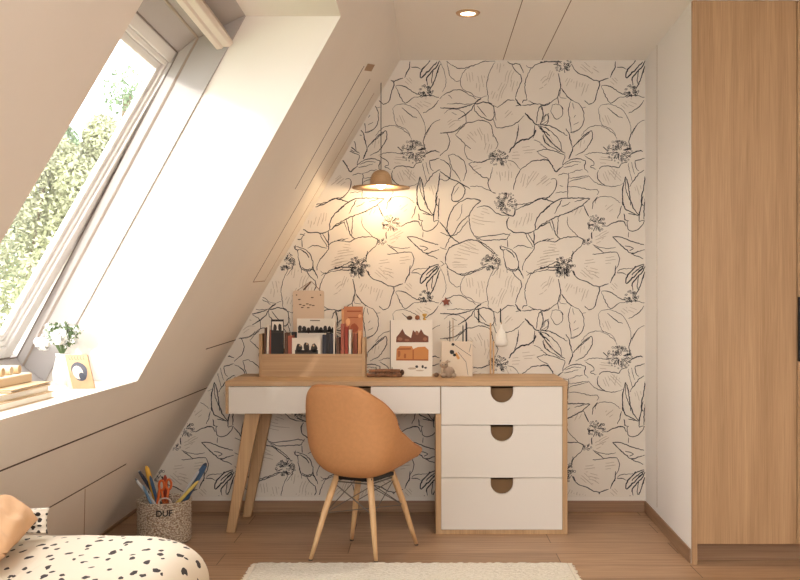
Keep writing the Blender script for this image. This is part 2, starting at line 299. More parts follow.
# ------------------------------------------------------------------ wallpaper (paper with an inked flower repeat)
m = MB()
zb = EYE - (497 - VY) / SB; x1 = XA_b - .0005
m.loft([Vector((xs(zb), YB - .001, zb)), Vector((x1, YB - .001, zb)), Vector((x1, YB - .001, ZC)), Vector((xs(ZC), YB - .001, ZC))],
       [Vector((xs(zb), YB + .001, zb)), Vector((x1, YB + .001, zb)), Vector((x1, YB + .001, ZC)), Vector((xs(ZC), YB + .001, ZC))])
ORG = {1: (440, 56), 2: (540, 56), 3: (440, 126), 4: (540, 126), 5: (440, 196), 6: (540, 196)}
SC = 7.255
STROKES = '''
1 .9 50,40 90,70 140,90 190,85 240,70 290,50 330,40 400,40
1 .8 50,40 65,110 75,150 110,180 145,183
1 .7 215,80 170,115 148,170 150,220 180,250 220,270 265,300 310,300 340,290
1 .8 400,45 370,95 345,165 338,220 348,290 350,330 385,360 415,372
1 1 490,42 520,60 560,55 575,60 590,85 605,125
1 1 520,65 545,105 585,140 592,180 575,220 560,255 545,300
1 1 415,372 450,350 495,320 540,325
1 1.5 545,305 565,340 590,360
1 1 575,360 550,365
1 1 590,360 640,355 690,350
1 1 600,345 605,320 635,320
1 .9 640,325 680,345 720,350 760,355 798,335
1 .9 665,85 640,130 620,180 618,250 632,320
1 .9 625,70 660,90 700,60 760,42 798,45
1 .9 0,310 30,280 70,262 110,245 160,250 200,275 240,298 265,310
1 1.1 0,375 60,380 130,378 200,362 250,345
1 .8 50,350 120,345 190,350 250,345
1 1.4 250,345 300,305
1 1.2 250,345 270,350 310,335 350,340 380,350
1 1.2 250,350 225,390 180,430 130,460
1 1 250,360 255,400 290,435 340,460 370,465 385,455 395,400 385,360 350,340
1 .9 270,360 300,400 335,440
1 .7 60,285 90,310
1 .7 85,410 120,430
1 .8 30,415 80,385 130,390 170,410 190,440 185,490 150,520 100,545 50,555 0,560
1 .9 385,455 400,500 420,520 480,515 540,495 580,465 610,430
1 1.7 615,415 650,450 690,490 720,500
1 .8 395,390 400,430 405,470
1 .7 565,495 570,530 560,600
1 1 700,490 705,430 720,370 735,360 745,410 740,460 725,495
1 .8 755,470 765,430 785,420 790,450 770,480 730,500
1 .9 690,500 680,560 675,600
1 1.2 715,510 760,550 798,578
1 .9 720,505 760,520 798,545
1 .9 130,530 180,490 230,480 280,468 330,475 365,495 380,540 385,590
1 .6 0,40 30,110 45,180 40,220 20,260
1 v 520,100 500,140 490,200
1 v 470,200 440,260 420,330
1 v 440,50 430,120
1 v 400,260 380,310
1 v 290,200 285,260
1 v 300,140 310,200
1 v 740,200 770,170 798,160
1 v 720,240 750,225
1 v 540,180 520,260
1 v 210,120 220,190
1 v 60,500 100,470 150,470
1 v 520,400 470,450
2 1.2 0,45 60,42 110,42 160,40
2 1.1 135,130 140,170 150,220 140,260 130,300 135,345
2 .9 130,300 100,320 60,350 30,360 0,358
2 1.1 230,60 255,105 290,130 340,145 380,170 430,185 425,230 410,280 395,325 375,345 350,350 325,325
2 1.1 430,185 470,170 495,158
2 1.2 548,30 545,80 525,120 510,155
2 .9 555,80 590,82 625,95
2 1.5 695,35 660,75 630,110 628,160 670,120 710,80 745,45
2 1.4 760,35 740,80 700,120 670,160 672,210
2 1.3 768,60 740,140 715,200 695,240
2 1 715,110 705,160 710,200
2 1 445,215 500,218 540,240 580,270 620,280
2 .9 445,220 470,280 500,335 525,340 570,305 620,295
2 .9 620,295 680,285 755,300
2 1 755,320 730,355 690,390 640,415
2 1.1 155,235 180,270 205,305 240,325
2 .7 150,245 145,300 190,310
2 .8 90,355 80,400 100,445 125,460 155,440 165,400 155,365 125,350 90,355
2 1.1 150,365 170,385
2 .9 220,330 205,390 215,450 225,520 228,555
2 .9 240,328 280,345 310,390 318,440 310,500 270,540 230,560
2 .9 310,375 330,370
2 .7 240,340 245,390
2 .6 260,430 245,450
2 .6 280,480 240,500
2 .7 425,380 430,430 445,490 465,510 520,530 548,578
2 .7 425,375 460,352 510,350 560,370 605,400 640,460 660,520 655,578
2 1 490,375 530,410 570,440 600,450
2 .7 300,578 340,530 400,505 460,510
2 .8 765,460 720,480 690,520 665,575
2 1 0,365 20,410 15,460 0,500
2 .9 40,420 15,480
2 .9 50,420 62,460 50,495 30,500
2 1.1 0,500 60,505 120,530 170,560 195,578
2 1 0,510 40,560
2 v 220,160 190,220
2 v 270,180 260,240
2 v 330,200 300,290
2 v 380,90 430,120
2 v 600,340 640,370
2 v 520,160 560,200
2 v 470,430 500,500
2 v 90,110 60,190
2 v 300,60 380,130
2 v 650,330 700,350
3 .9 110,60 150,100 185,135 225,165
3 .7 115,60 150,20 180,0
3 .8 180,140 180,200 200,235 240,255
3 1.2 240,262 300,262 340,248 370,235
3 .9 375,20 385,60 405,95 420,130 405,170
3 .9 570,0 560,60 550,110 540,135
3 1.7 500,195 530,150 570,115 600,100 640,95 680,65 695,30
3 .8 680,100 720,115 740,140
3 1 240,262 210,275 240,315 290,355 320,378 350,378 350,430 370,470 400,490
3 .8 380,300 365,370 350,400
3 .8 490,245 530,260 560,290 585,315
3 1 585,315 620,290 670,255 720,250 780,245 798,260
3 1 585,315 555,370 540,420 530,460
3 .9 50,50 70,100 60,150 40,180 0,215
3 .7 0,50 60,48 120,35 150,0
3 .9 60,215 90,205 130,220 170,250 190,300 185,350 170,400
3 .9 60,215 75,270 90,310 120,350 150,400
3 1.1 0,330 40,355 80,385 130,405 180,435 220,455
3 1 0,240 40,260 75,300 75,350 60,390 30,395 0,385
3 1.1 140,410 105,440 85,500 90,545 130,545 170,510 180,460 160,425 140,410
3 .6 135,440 100,500
3 .8 220,440 280,438 340,460 400,490
3 .9 700,185 750,170 798,175
3 .8 700,185 740,215 790,240
3 .9 550,570 620,565 690,545 740,525 798,515
3 .9 750,60 760,110 798,150
3 v 270,20 300,80
3 v 320,60 330,140
3 v 200,60 260,120
3 v 520,215 580,210
3 v 600,180 690,170
3 v 500,320 495,400
3 v 430,330 440,400
3 v 620,350 600,440
3 v 700,330 620,450
3 v 780,370 700,430
3 v 240,320 300,300
3 v 480,270 500,310
3 v 360,130 340,200
4 1.2 0,15 60,90 120,155 180,200
4 .9 40,10 80,40 120,80 150,130 160,180
4 .9 20,70 30,110 80,150 150,190
4 1.2 185,20 215,60 220,100 235,160
4 1.5 210,240 235,180 240,160
4 .8 220,50 260,35 300,10
4 1 235,165 280,110 330,60 375,35 380,80 360,130 320,180 260,215
4 1 240,150 300,95 360,45
4 .9 0,130 60,170 130,190 180,215 170,250 165,290
4 1.2 165,290 140,310 115,335 100,310 70,260 30,240 0,250
4 1 80,385 105,380 120,400 115,450 90,490 50,525 0,525
4 1 165,285 220,245 280,240 330,255 320,300 350,340
4 .8 170,300 230,290 280,275
4 .8 180,280 240,260 300,262
4 .8 210,345 260,325 310,320
4 .8 210,380 280,370 350,360
4 .8 200,415 240,395 300,380 350,365
4 1 205,340 205,400 200,460 200,520
4 .8 130,360 170,345 205,350
4 .8 110,490 150,480 195,480
4 .8 140,430 170,440
4 .8 200,440 280,445 350,460 420,465 415,500
4 .8 350,360 400,410 460,430 520,440 580,430 610,415
4 .9 330,220 390,260 390,285 365,295 410,315
4 1 425,320 415,360 430,400 470,430
4 1 425,315 465,290 520,295 570,300 590,275 630,260
4 .8 320,215 370,195 430,195 490,205
4 1.2 460,150 490,185
4 .7 440,0 500,30 545,70 560,100
4 1 700,0 660,60 645,120 660,180
4 1.3 645,215 690,190 730,178 760,190
4 1 690,250 760,235
4 1 690,255 695,300 715,325
4 .7 640,270 650,330 670,400
4 .7 660,260 680,330 690,350
4 1.3 620,370 605,430 598,500 600,578
4 1.2 620,370 640,430 650,500 660,578
4 1 650,440 690,380 730,335 765,320
4 1.3 765,340 755,430 740,500 735,560 745,578
4 .9 620,380 622,450 640,510
4 1.1 0,525 60,540 100,555
4 .7 400,560 415,525 460,510 530,520 580,560
4 v 470,330 500,400
4 v 560,320 540,390
4 v 30,60 90,140
4 v 430,240 520,250
4 v 700,430 720,500
4 v 20,420 70,380
4 v 300,90 290,160
4 v 510,320 590,400
5 1.1 140,45 190,20 240,22 295,35 260,65 230,100 210,150
5 1.1 140,45 100,80 75,130 55,190 50,240 60,285
5 1 90,290 120,240 160,185 210,140
5 1.2 0,190 40,240 75,290 110,320 145,345
5 .9 80,285 60,330 35,380
5 .9 0,265 50,285 80,290 130,270 170,220 200,180
5 .7 160,60 155,130 120,180
5 1 210,150 215,200 230,260 250,290
5 1 270,85 330,72 370,90 410,125 460,140 500,145
5 1.5 455,120 490,135 530,145 545,120 540,90
5 1 250,290 290,300 330,290 400,285 460,275 510,285
5 1 250,290 300,318 370,320 440,318 485,310 510,270
5 1.2 500,150 482,200 500,240 530,262 590,265 640,268 690,250
5 1.2 550,100 600,75 660,55 700,30 740,18 798,35
5 1.2 690,250 690,210 710,150 750,110 798,70
5 1.2 690,250 740,215 798,190
5 .9 620,275 650,330 675,370
5 .9 640,270 670,330 685,355
5 1.1 680,250 685,300 680,350
5 .9 485,320 495,370
5 .9 530,380 570,360 620,365 670,380
5 1.1 40,480 45,420 70,375 130,345 190,325 240,318 280,330 330,370 380,410 420,430
5 1 40,480 60,520 110,555 170,575 230,560 300,530 330,520
5 .9 260,310 300,335 350,370 400,415
5 1.1 440,355 445,390 470,390
5 1 430,360 440,385
5 1 450,370 500,380 540,410 560,450 570,490 560,530 530,545 490,530 470,480 460,430 455,390
5 1.1 480,390 520,420 540,450
5 1 570,490 575,540 600,578
5 1 600,540 605,490 640,440 680,390 690,350 740,325 798,310
5 .8 630,578 660,560 720,545 770,535 798,510
5 .7 440,460 420,520 380,578
5 .7 470,480 490,560
5 .7 0,470 30,490
5 .7 0,510 40,490
5 .8 60,540 50,578
5 .8 0,370 30,385 50,385
5 v 130,380 200,400 280,420
5 v 100,450 200,460
5 v 90,500 200,500
5 v 300,110 360,130
5 v 230,160 300,180 400,190
5 v 560,180 550,230
5 v 620,150 600,220
5 v 720,470 798,450
5 v 700,500 780,480
5 v 170,340 270,390
5 v 650,120 640,190
6 1.2 0,130 60,75 110,40 160,18 230,15 300,15 360,18
6 1.2 360,20 310,65 250,100 180,130 100,160 40,190 0,215
6 1 105,130 130,80 160,25
6 .9 160,75 200,60 220,45
6 .9 250,40 320,25
6 1.1 85,165 95,210 110,270 130,300 150,310
6 1 130,155 130,210 125,280
6 .8 70,180 90,250
6 .8 200,150 200,200 230,250 280,295 320,315
6 1 0,325 60,325 110,335 150,310 200,298 270,298 315,318 300,360 260,400 225,435
6 .8 50,325 100,305
6 1.1 315,70 335,110 350,150
6 1 380,95 385,50 420,5
6 1.2 375,260 375,310
6 1.2 480,220 530,195 580,180 610,190 625,220
6 1 590,70 580,120 560,165
6 1.2 600,30 610,80 640,110 690,130 710,145
6 1.2 640,0 665,60 690,110 720,140
6 1.3 745,0 735,60 722,120 720,185
6 1.2 760,20 755,100 755,170
6 1.1 610,130 615,170 640,180
6 1 640,180 630,210 645,250 690,255 730,225 755,180 720,185
6 1 640,125 700,140
6 .8 640,260 640,300
6 1.1 525,295 590,300 640,320 700,340 755,355
6 1.1 525,295 570,340 620,385 660,415 710,405 755,388
6 1 660,420 710,440 750,455
6 1 620,360 680,380 650,395
6 .8 380,350 430,370 500,380 550,370
6 1 390,360 430,390 470,415
6 .9 380,425 470,412 540,408 565,420 575,480 550,530 540,578
6 1.2 240,400 230,460
6 1 0,535 40,520 70,500 120,480 150,500
6 .9 40,530 100,540 140,520
6 1.3 650,560 690,520 755,495
6 1.2 665,578 700,540 755,500
6 1.1 690,578 730,540 750,515
6 .8 560,550 600,530 680,525
6 1.2 240,540 255,578
6 v 20,420 140,400
6 v 280,80 250,140
6 v 480,100 530,60
6 v 430,300 500,260
6 v 400,320 480,290
6 v 320,490 400,480
6 v 0,485 100,470
6 v 350,540 430,560
6 v 470,470 550,460
6 v 60,370 120,380
'''
rng = random.Random(4)
TX = 205.5; lines = []                         # polylines in wallpaper pixels
def catmull(pts, step=1.6):
    out = []
    n = len(pts)
    for i in range(n - 1):
        p0 = pts[max(i - 1, 0)]; p1 = pts[i]; p2 = pts[i + 1]; p3 = pts[min(i + 2, n - 1)]
        L = math.dist(p1, p2); k = max(1, int(L / step))
        for j in range(k):
            t = j / k
            out.append(tuple(.5 * (2 * p1[a] + (p2[a] - p0[a]) * t + (2 * p0[a] - 5 * p1[a] + 4 * p2[a] - p3[a]) * t * t + (3 * p1[a] - p0[a] - 3 * p2[a] + p3[a]) * t ** 3) for a in (0, 1)))
    out.append(tuple(pts[-1])); return out
for ln in STROKES.strip().splitlines():
    c, wt, *pp = ln.split(); ox, oy = ORG[int(c)]
    pts = catmull([(ox + float(a) / SC, oy + float(b) / SC) for a, b in (p.split(',') for p in pp)])
    vein = wt == 'v'; wv = .75 if vein else float(wt)
    jj = .12 if vein else .42
    pts = [(x + rng.uniform(-jj, jj), y + rng.uniform(-jj, jj)) for x, y in pts]
    if vein:
        for k_ in (-1, 1):
            ddx, ddy = pts[-1][1] - pts[0][1], pts[0][0] - pts[-1][0]; L_ = math.hypot(ddx, ddy) or 1; o_ = k_ * rng.uniform(2.2, 3.6); cut = pts[rng.randint(0, 1):max(2, int(len(pts) * rng.uniform(.5, .95)))]
            lines.append(([(x + ddx / L_ * o_ + rng.uniform(-.2, .2), y + ddy / L_ * o_ + rng.uniform(-.2, .2)) for x, y in cut], [.5] * len(cut), 2))
    ws = []; ph = rng.uniform(0, 6)
    for i in range(len(pts)):
        e = min(i, len(pts) - 1 - i) / max(1, len(pts) / 2)
        ws.append(max(.3, wv * (.55 + .35 * min(1, e * 2) + .25 * math.sin(i * .8 + ph) * rng.random()) * .92))
    lines.append((pts, ws, 2 if vein else (3 if wv <= .8 else 1)))
    if wv >= 1.1 and not vein:                 # second sketchy pass
        lines.append(([(x + rng.uniform(-.6, .6), y + rng.uniform(-.6, .6)) for x, y in pts[::2]], [.35] * len(pts[::2]), 3))
def cluster(c, x, y, r, n, kind=0):
    r *= 1.05; n = int(n * 1.15)
    ox, oy = ORG[c]; cx = ox + x / SC; cy = oy + y / SC; r /= SC
    for i in range(n):
        a = rng.uniform(0, 2 * PI); q = r * math.sqrt(rng.uniform(.03, 1)); px_, py_ = cx + q * math.cos(a), cy + q * math.sin(a) * .85
        k = rng.uniform(.5, 1.2)
        if rng.random() < .72:
            ring = [(px_ + k * math.cos(t), py_ + k * math.sin(t)) for t in [j * PI / 3 for j in range(7)]]
            lines.append((ring, [.42] * 7, 1 if rng.random() < .6 else 3))
        else:
            lines.append(([(cx + (px_ - cx) * .4, cy + (py_ - cy) * .4), (px_, py_)], [.4, .8], 1 if rng.random() < .7 else 3))
for a in ((2, 165, 66, 66, 44), (2, 665, 260, 52, 40), (3, 425, 230, 66, 60), (5, 480, 45, 82, 75), (4, 575, 185, 95, 90), (5, 370, 480, 68, 55),
          (6, 410, 200, 66, 50), (6, 345, 335, 30, 14), (6, 175, 505, 72, 60)): cluster(*a)
yv = YB - .0016
for kx in (-2, -1, 0):
    for ky in (0, 1, 2):
        for pts, ws, mi in lines:
            q = [(x + kx * TX, y + ky * TX, wd) for (x, y), wd in zip(pts, ws)]
            ok = [(60.5 < y < 496) and x < 645 and x > 400 - (y - 60) * K + 1.2 for x, y, _ in q]
            run = []; m.mi = mi
            for i in range(len(q) + 1):
                if i < len(q) and ok[i]: run.append(q[i]); continue
                if len(run) > 1:
                    A = []; B = []
                    for j, (x, y, wd) in enumerate(run):
                        x0, y0, _ = run[max(j - 1, 0)]; x2, y2, _ = run[min(j + 1, len(run) - 1)]
                        dx, dy = x2 - x0, y2 - y0; L = math.hypot(dx, dy) or 1; nx, ny = -dy / L * wd / 2, dx / L * wd / 2
                        for lst, sg in ((A, 1), (B, -1)):
                            lst.append(m.bm.verts.new(((x + nx * sg - VX) / SB, yv - .0002 * (mi == 1), EYE - (y + ny * sg - VY) / SB)))
                    for j in range(len(run) - 1): m.bm.faces.new((A[j], A[j + 1], B[j + 1], B[j])).material_index = mi
                run = []
m.mi = 0
m.build('wallpaper', [PAPER, INK, PALEINK, MIDINK], wb)

# ------------------------------------------------------------------ roof window
win = bpy.data.objects.new('window_1', None); COL.objects.link(win); win.location = (-1.5, 2.7, ZS); struct(win)
L1t, L1b = P(246, 16, 3.41), P(46, 381, 3.57)
L2t, L2b = P(198, 38, 3.41), P(25, 365, 3.57)
L3t, L3b = P(178, 53, 3.41), P(20, 357, 3.57)
up = (L3t - L3b); up.y = 0; Ls = up.length; up.normalize(); nout = Vector((-up.z, 0, up.x))
XZ = lambda v: (v.x, v.z)
m = MB()
m.prism_y([XZ(L1t), XZ(L2t), XZ(L3t), XZ(L3t + nout * .06), (xs(ZT) - T, ZT)], YN, yf)
m.prism_y([XZ(L1b), XZ(L2b), XZ(L3b), XZ(L3b + nout * .06), (xs(ZS) - T, ZS)], YN, yf)
for sgn, yy in ((1, None), (-1, YN)):          # side linings, outer and inner band
    def yat(v, off): return (yf(v.z) if sgn > 0 else YN) - sgn * off
    for a, b, c_, d, o1 in ((L1t, L2t, L2b, L1b, .012), (L2t, L3t, L3b, L2b, .022)):
        q = [a, b, c_, d]
        m.loft([Vector((v.x, yat(v, o1), v.z)) for v in q], [Vector((v.x, yat(v, -.001), v.z)) for v in q])
m.build('lining', LINING, win, bev=.001)
m = MB()
def bar_along(a, b, sz, mm, off):
    for s2 in (1, -1):
        A = Vector((a.x, (yf(a.z) if s2 > 0 else YN) - s2 * off, a.z)); B = Vector((b.x, (yf(b.z) if s2 > 0 else YN) - s2 * off, b.z))
        mm.tube([A, B], sz, 6)
bar_along(L2t, L2b, .005, m, .014)
m.tube([Vector((L2t.x, YN, L2t.z)), Vector((L2t.x, yf(L2t.z) - .02, L2t.z))], .005, 6)
m.build('seal_strip', TANLINE, win)
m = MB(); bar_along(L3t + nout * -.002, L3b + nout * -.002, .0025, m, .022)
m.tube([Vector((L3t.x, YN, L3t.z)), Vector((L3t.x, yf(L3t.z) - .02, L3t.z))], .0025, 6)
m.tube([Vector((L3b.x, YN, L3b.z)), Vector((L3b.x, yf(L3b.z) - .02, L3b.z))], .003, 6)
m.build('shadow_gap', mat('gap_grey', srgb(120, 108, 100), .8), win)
y0s, y1s = YN + .022, yf(1.5) - .025
M = Matrix((( up.x, 0, nout.x, L3b.x), (0, 1, 0, 0), (up.z, 0, nout.z, L3b.z), (0, 0, 0, 1)))   # local (a, y, n)
sash = bpy.data.objects.new('sash', None); COL.objects.link(sash); sash.parent = win; sash.location = (0, 0, 0)
def wbar(name, parts, mt=WINWHITE):
    mm = MB()
    for p in parts: mm.box(*p, M)
    return mm.build(name, mt, sash, bev=.004)
for nm, (a0, a1, b0, b1) in (('side_rail', (0, Ls, y1s - .045, y1s + .03)), ('side_rail', (0, Ls, y0s - .002, y0s + .045)), ('top_rail', (Ls - .045, Ls, y0s + .045, y1s - .045)), ('bottom_rail', (0, .045, y0s + .045, y1s - .045))):
    wbar(nm, [(a0, a1, b0, b1, .004, .052)])
iy0, iy1, ia0, ia1 = y0s + .045, y1s - .045, .045, Ls - .045
wbar('glazing_bead', [(ia0, ia1, iy1 - .02, iy1, .014, .044), (ia0, ia1, iy0, iy0 + .02, .014, .044), (ia1 - .02, ia1, iy0 + .02, iy1 - .02, .014, .044), (ia0, ia0 + .02, iy0 + .02, iy1 - .02, .014, .044)])
wbar('glazing_bead', [(ia0 + .02, ia1 - .02, iy1 - .048, iy1 - .02, .024, .044), (ia0 + .02, ia1 - .02, iy0 + .02, iy0 + .048, .024, .044), (ia1 - .048, ia1 - .02, iy0 + .048, iy1 - .048, .024, .044), (ia0 + .02, ia0 + .048, iy0 + .048, iy1 - .048, .024, .044)])
m = MB(); m.box(ia0 + .04, ia1 - .04, iy0 + .04, iy1 - .04, .030, .034, M); m.build('pane', GLASS, sash)
# blind rail at the head of the recess
prof = [P(a, b, 3.39) for a, b in ((213, 43), (216, 49), (221, 48.2), (223, 46.4), (230, 46), (233, 42), (224, 27), (209, 34))]
m = MB(); m.loft([Vector((v.x, YN + .01, v.z)) for v in prof], [Vector((v.x, yf(v.z) - .022, v.z)) for v in prof])
bl = m.build('roller_blind', mat('blind_rail_white', srgb(222, 206, 192), .5), base=(prof[0].x, 2.6, prof[0].z), bev=.003)
tag(bl, 'white roller blind rail tucked at the head of the roof window', 'blind')

# ------------------------------------------------------------------ outside
m = MB(); m.box(-30, -2.2, -10, 40, -3.1, -3.0); struct(m.build('ground', mat('lawn', srgb(120, 140, 80), .9, noise_amt=.2, nscale=4)))
LEAF = mat('pale_leaf', srgb(146, 146, 112), .6, noise_amt=.35, nscale=2.0)
LEAF2 = mat('deep_leaf', srgb(92, 108, 74), .6, noise_amt=.35, nscale=2.5)
BARK = mat('bark', srgb(110, 90, 70), .9, noise_amt=.2)
def tree(name, label, loc, blobs, n, leaf, lm, seed, sparse=False):
    t = thing(name, label, 'tree', loc); r = random.Random(seed)
    mm = MB()
    for i in range(n):
        b = r.choice(blobs); d = Vector((r.gauss(0, 1), r.gauss(0, 1), r.gauss(0, 1))).normalized() * (r.random() ** .45)
        c = Vector(b[:3]) + Vector((d.x * b[3], d.y * b[4], d.z * b[5]))
        a = Vector((r.gauss(0, 1), r.gauss(0, 1), r.gauss(0, 1))).normalized(); e = a.orthogonal().normalized(); s_ = leaf * r.uniform(.6, 1.4)
        mm.face([c - a * s_, c + e * s_ * .5, c + a * s_, c - e * s_ * .5])
    mm.build('crown', lm, t)
    mm = MB(); L = Vector(loc)
    mm.tube([L, L + Vector((.05, 0, 1.5)), Vector(blobs[0][:3])], [.16, .12, .06], 8)
    for b in blobs[1:]: mm.tube([L + Vector((.05, 0, 1.5)), (L + Vector((0, 0, 2)) + Vector(b[:3])) / 2, Vector(b[:3])], [.07, .05, .02], 6)
    mm.build('trunk', BARK, t)
tree('garden_tree', 'pale bushy tree filling the lower part of the roof window', (-5.6, 12.5, -3.0),
     [(-5.0, 12.5, 1.0, 1.3, 1.0, 1.1), (-4.4, 12.2, 1.2, .8, 1.0, .9), (-5.0, 12.8, 2.3, .6, .8, .7), (-5.8, 12.5, 1.8, 1.0, 1, 1.2), (-4.5, 12.6, 2.2, .45, .6, .6), (-5.0, 12.6, 3.0, .4, .6, .4), (-4.45, 12.5, 2.7, .35, .6, .5), (-4.25, 12.6, 3.25, .25, .5, .35)], 30000, .036, LEAF, 3)
tree('garden_tree', 'deeper green tree behind the pale one outside the roof window', (-6.4, 16.5, -3.0),
     [(-6.6, 16.5, 2.2, 1.3, 1.2, 1.6), (-5.9, 16.5, 3.0, .7, .8, .9), (-7.4, 16.5, 2.4, 1.3, 1, 1.4), (-6.5, 16.5, 3.8, .5, .6, .5)], 16000, .05, LEAF2, 5)
tree('garden_tree', 'tall thin-leaved tree rising in the upper right of the roof window', (-5.0, 14.2, -3.0),
     [(-4.45, 14.2, 4.2, .38, .4, .45), (-4.55, 14.2, 3.3, .45, .4, .4), (-4.95, 14.2, 2.75, .4, .4, .3), (-4.3, 14.2, 2.4, .4, .4, .5)], 3000, .034, LEAF2, 8)

# ------------------------------------------------------------------ wardrobe
WT = ZC - .001
t = thing('wardrobe', 'tall oak wardrobe with black bar handle standing right of the alcove', 'wardrobe', (1.7, YWD + .3, 0))
wx0 = XA_f + .031; wx1 = XR - .01; fy = YWD + .0
m = MB(); m.box(wx0 - .0305, wx0 - .0095, fy - .022, fy - .003, 0, WT)     # edge strip closing the white panel
m.build('edge_strip', WARDOAK, t)
m = MB(); m.box(wx0 + .024, wx0 + .044, fy, YB - .3, .088, WT); m.box(wx0 + .024, wx0 + .044, fy + .07, YB - .3, 0, .088); m.box(wx1 - .02, wx1, fy, YB - .3, 0, WT); m.box(wx0 + .044, wx1 - .02, fy + .03, YB - .3, .088, WT)
m.build('carcass', WARDOAK, t)
m = MB(); m.box(wx0 - .006, wx1 - .02, fy + .05, fy + .07, 0, .088); m.build('plinth', SKIRTX, t)
gapx = (795.5 - VX) * YWD / F
hx = gapx
m = MB(); m.box(wx0 - .009, hx - .0015, fy - .018, fy - .003, .088, WT); m.build('door', WARDOAK, t, bev=.0015)
m = MB(); m.box(hx + .0015, wx1 - .44, fy - .018, fy - .003, .088, WT); d2 = m.build('door', WARDOAK, t, bev=.0015)
m = MB(); m.box(wx1 - .437, wx1, fy - .018, fy - .003, .088, WT); m.build('door', WARDOAK, t, bev=.0015)
m = MB(); zt_, zb_ = EYE - (297 - VY) * YWD / F, EYE - (361 - VY) * YWD / F
m.box(hx + .002, hx + .026, fy - .034, fy - .0175, zb_, zt_); hd = m.build('handle', BLACKM, d2, bev=.002); hd['label'] = 'black bar handle'

# ------------------------------------------------------------------ desk
YD = 4.66; SD = F / YD; YDB = YB - .016
dx = lambda p: (p - VX) / SD
dz = lambda p: EYE - (p - VY) / SD
DT = dz(381.2) ; DTB = dz(386.3)
desk = thing('desk', 'oak desk with white drawer fronts against the floral wall', 'desk', (-.14, 4.9, 0))
m = MB(); m.box(dx(225), dx(568), YD, YDB, DTB, DT); m.build('desktop', OAK_X, desk, bev=.003)
zbx = dz(414)
m = MB(); m.box(dx(225.3), dx(228.3), YD + .004, YDB - .02, zbx, DTB); m.build('side_panel', OAK_Y, desk, bev=.001)
m = MB(); m.box(dx(228.3), dx(436), YDB - .04, YDB - .02, zbx, DTB); m.build('back_rail', OAK_X, desk)
def notched(x0, x1, z0, z1, cx, cw=.0555, ch=.079, thick=.018, mm=None, y=YD + .001):
    r = cw; pts = [(x0, z0), (x1, z0), (x1, z1), (cx + cw, z1)]
    zc = z1 - (ch - r)
    for k in range(0, 17): a = -k * PI / 16; pts.append((cx + r * math.cos(a), zc + r * math.sin(a)))
    pts += [(cx - cw, z1), (x0, z1)]
    # two halves split at the notch keep the faces clean
    pts = [p for i, p in enumerate(pts) if i == 0 or math.dist(p, pts[i - 1]) > 1e-5]
    mm.prism(pts, Vector((0, y, 0)), Vector((1, 0, 0)), Vector((0, 0, 1)), Vector((0, 1, 0)), thick)
def drawer(x0, x1, z0, z1, cx, depth=.36, label=None):
    g = .0013
    mm = MB(); notched(x0 + g, x1 - g, z0 + g, z1 - g, cx, mm=mm)
    d = mm.build('drawer', WHITEPANEL, desk, bev=.0012)
    if label: d['label'] = label
    mm = MB(); a, b, c_, e = x0 + .008, x1 - .008, z0 + .01, z1 - .012
    y0, y1 = YD + .034, YD + depth
    mm.box(a, b, y0, y0 + .01, c_, e - .004); mm.box(a, b, y1 - .01, y1, c_, e); mm.box(a, a + .01, YD + .02, y1, c_, e); mm.box(b - .01, b, YD + .02, y1, c_, e); mm.box(a, b, YD + .02, y1, c_, c_ + .008)
    mm.box(a, b, y0, y1, e - .004, e)
    mm.build('drawer_box', DARKWOOD, d)
cxl, cxr = dx(441), dx(562.6)
drawer(dx(228.3), dx(440.5), dz(414), DTB - .001, dx(359.5), .40, 'wide flat drawer')
drawer(cxl, cxr, dz(425.2), DTB - .001, dx(502))
drawer(cxl, cxr, dz(478), dz(425.2), dx(502))
drawer(cxl, cxr, dz(530), dz(478), dx(502))
m = MB()
m.box(dx(562.6), dx(567.6), YD + .002, YDB - .02, 0, DTB); m.box(dx(435.7), cxl, YD + .022, YDB - .02, 0, DTB)
m.box(dx(435.7), cxl, YD + .002, YD + .022, 0, zbx - .001)
m.box(cxl, dx(562.6), YD + .002, YDB - .02, 0, dz(530)); m.box(cxl, dx(562.6), YDB - .04, YDB - .02, dz(530), DTB)
m.build('cabinet_frame', OAK_Z, desk, bev=.001)
for y0, y1, a, b, c_, e in ((YD + .03, YD + .075, 243.5, 259, 224.5, 233.5), (YDB - .11, YDB - .065, 246, 261, 228, 237)):
    A = [Vector((dx(c_), y0, 0)), Vector((dx(e), y0, 0)), Vector((dx(e), y0 + .032, 0)), Vector((dx(c_), y0 + .032, 0))]
    B = [Vector((dx(a), y0, zbx)), Vector((dx(b), y0, zbx)), Vector((dx(b), y1, zbx)), Vector((dx(a), y1, zbx))]
    m = MB(); m.loft(A, B); m.build('leg', OAK_Z, desk, bev=.004)
m = MB(); m.box(dx(243), dx(264), YD + .03, YDB - .04, zbx - .0005, zbx + .02); m.build('leg_plate', OAK_Y, desk)

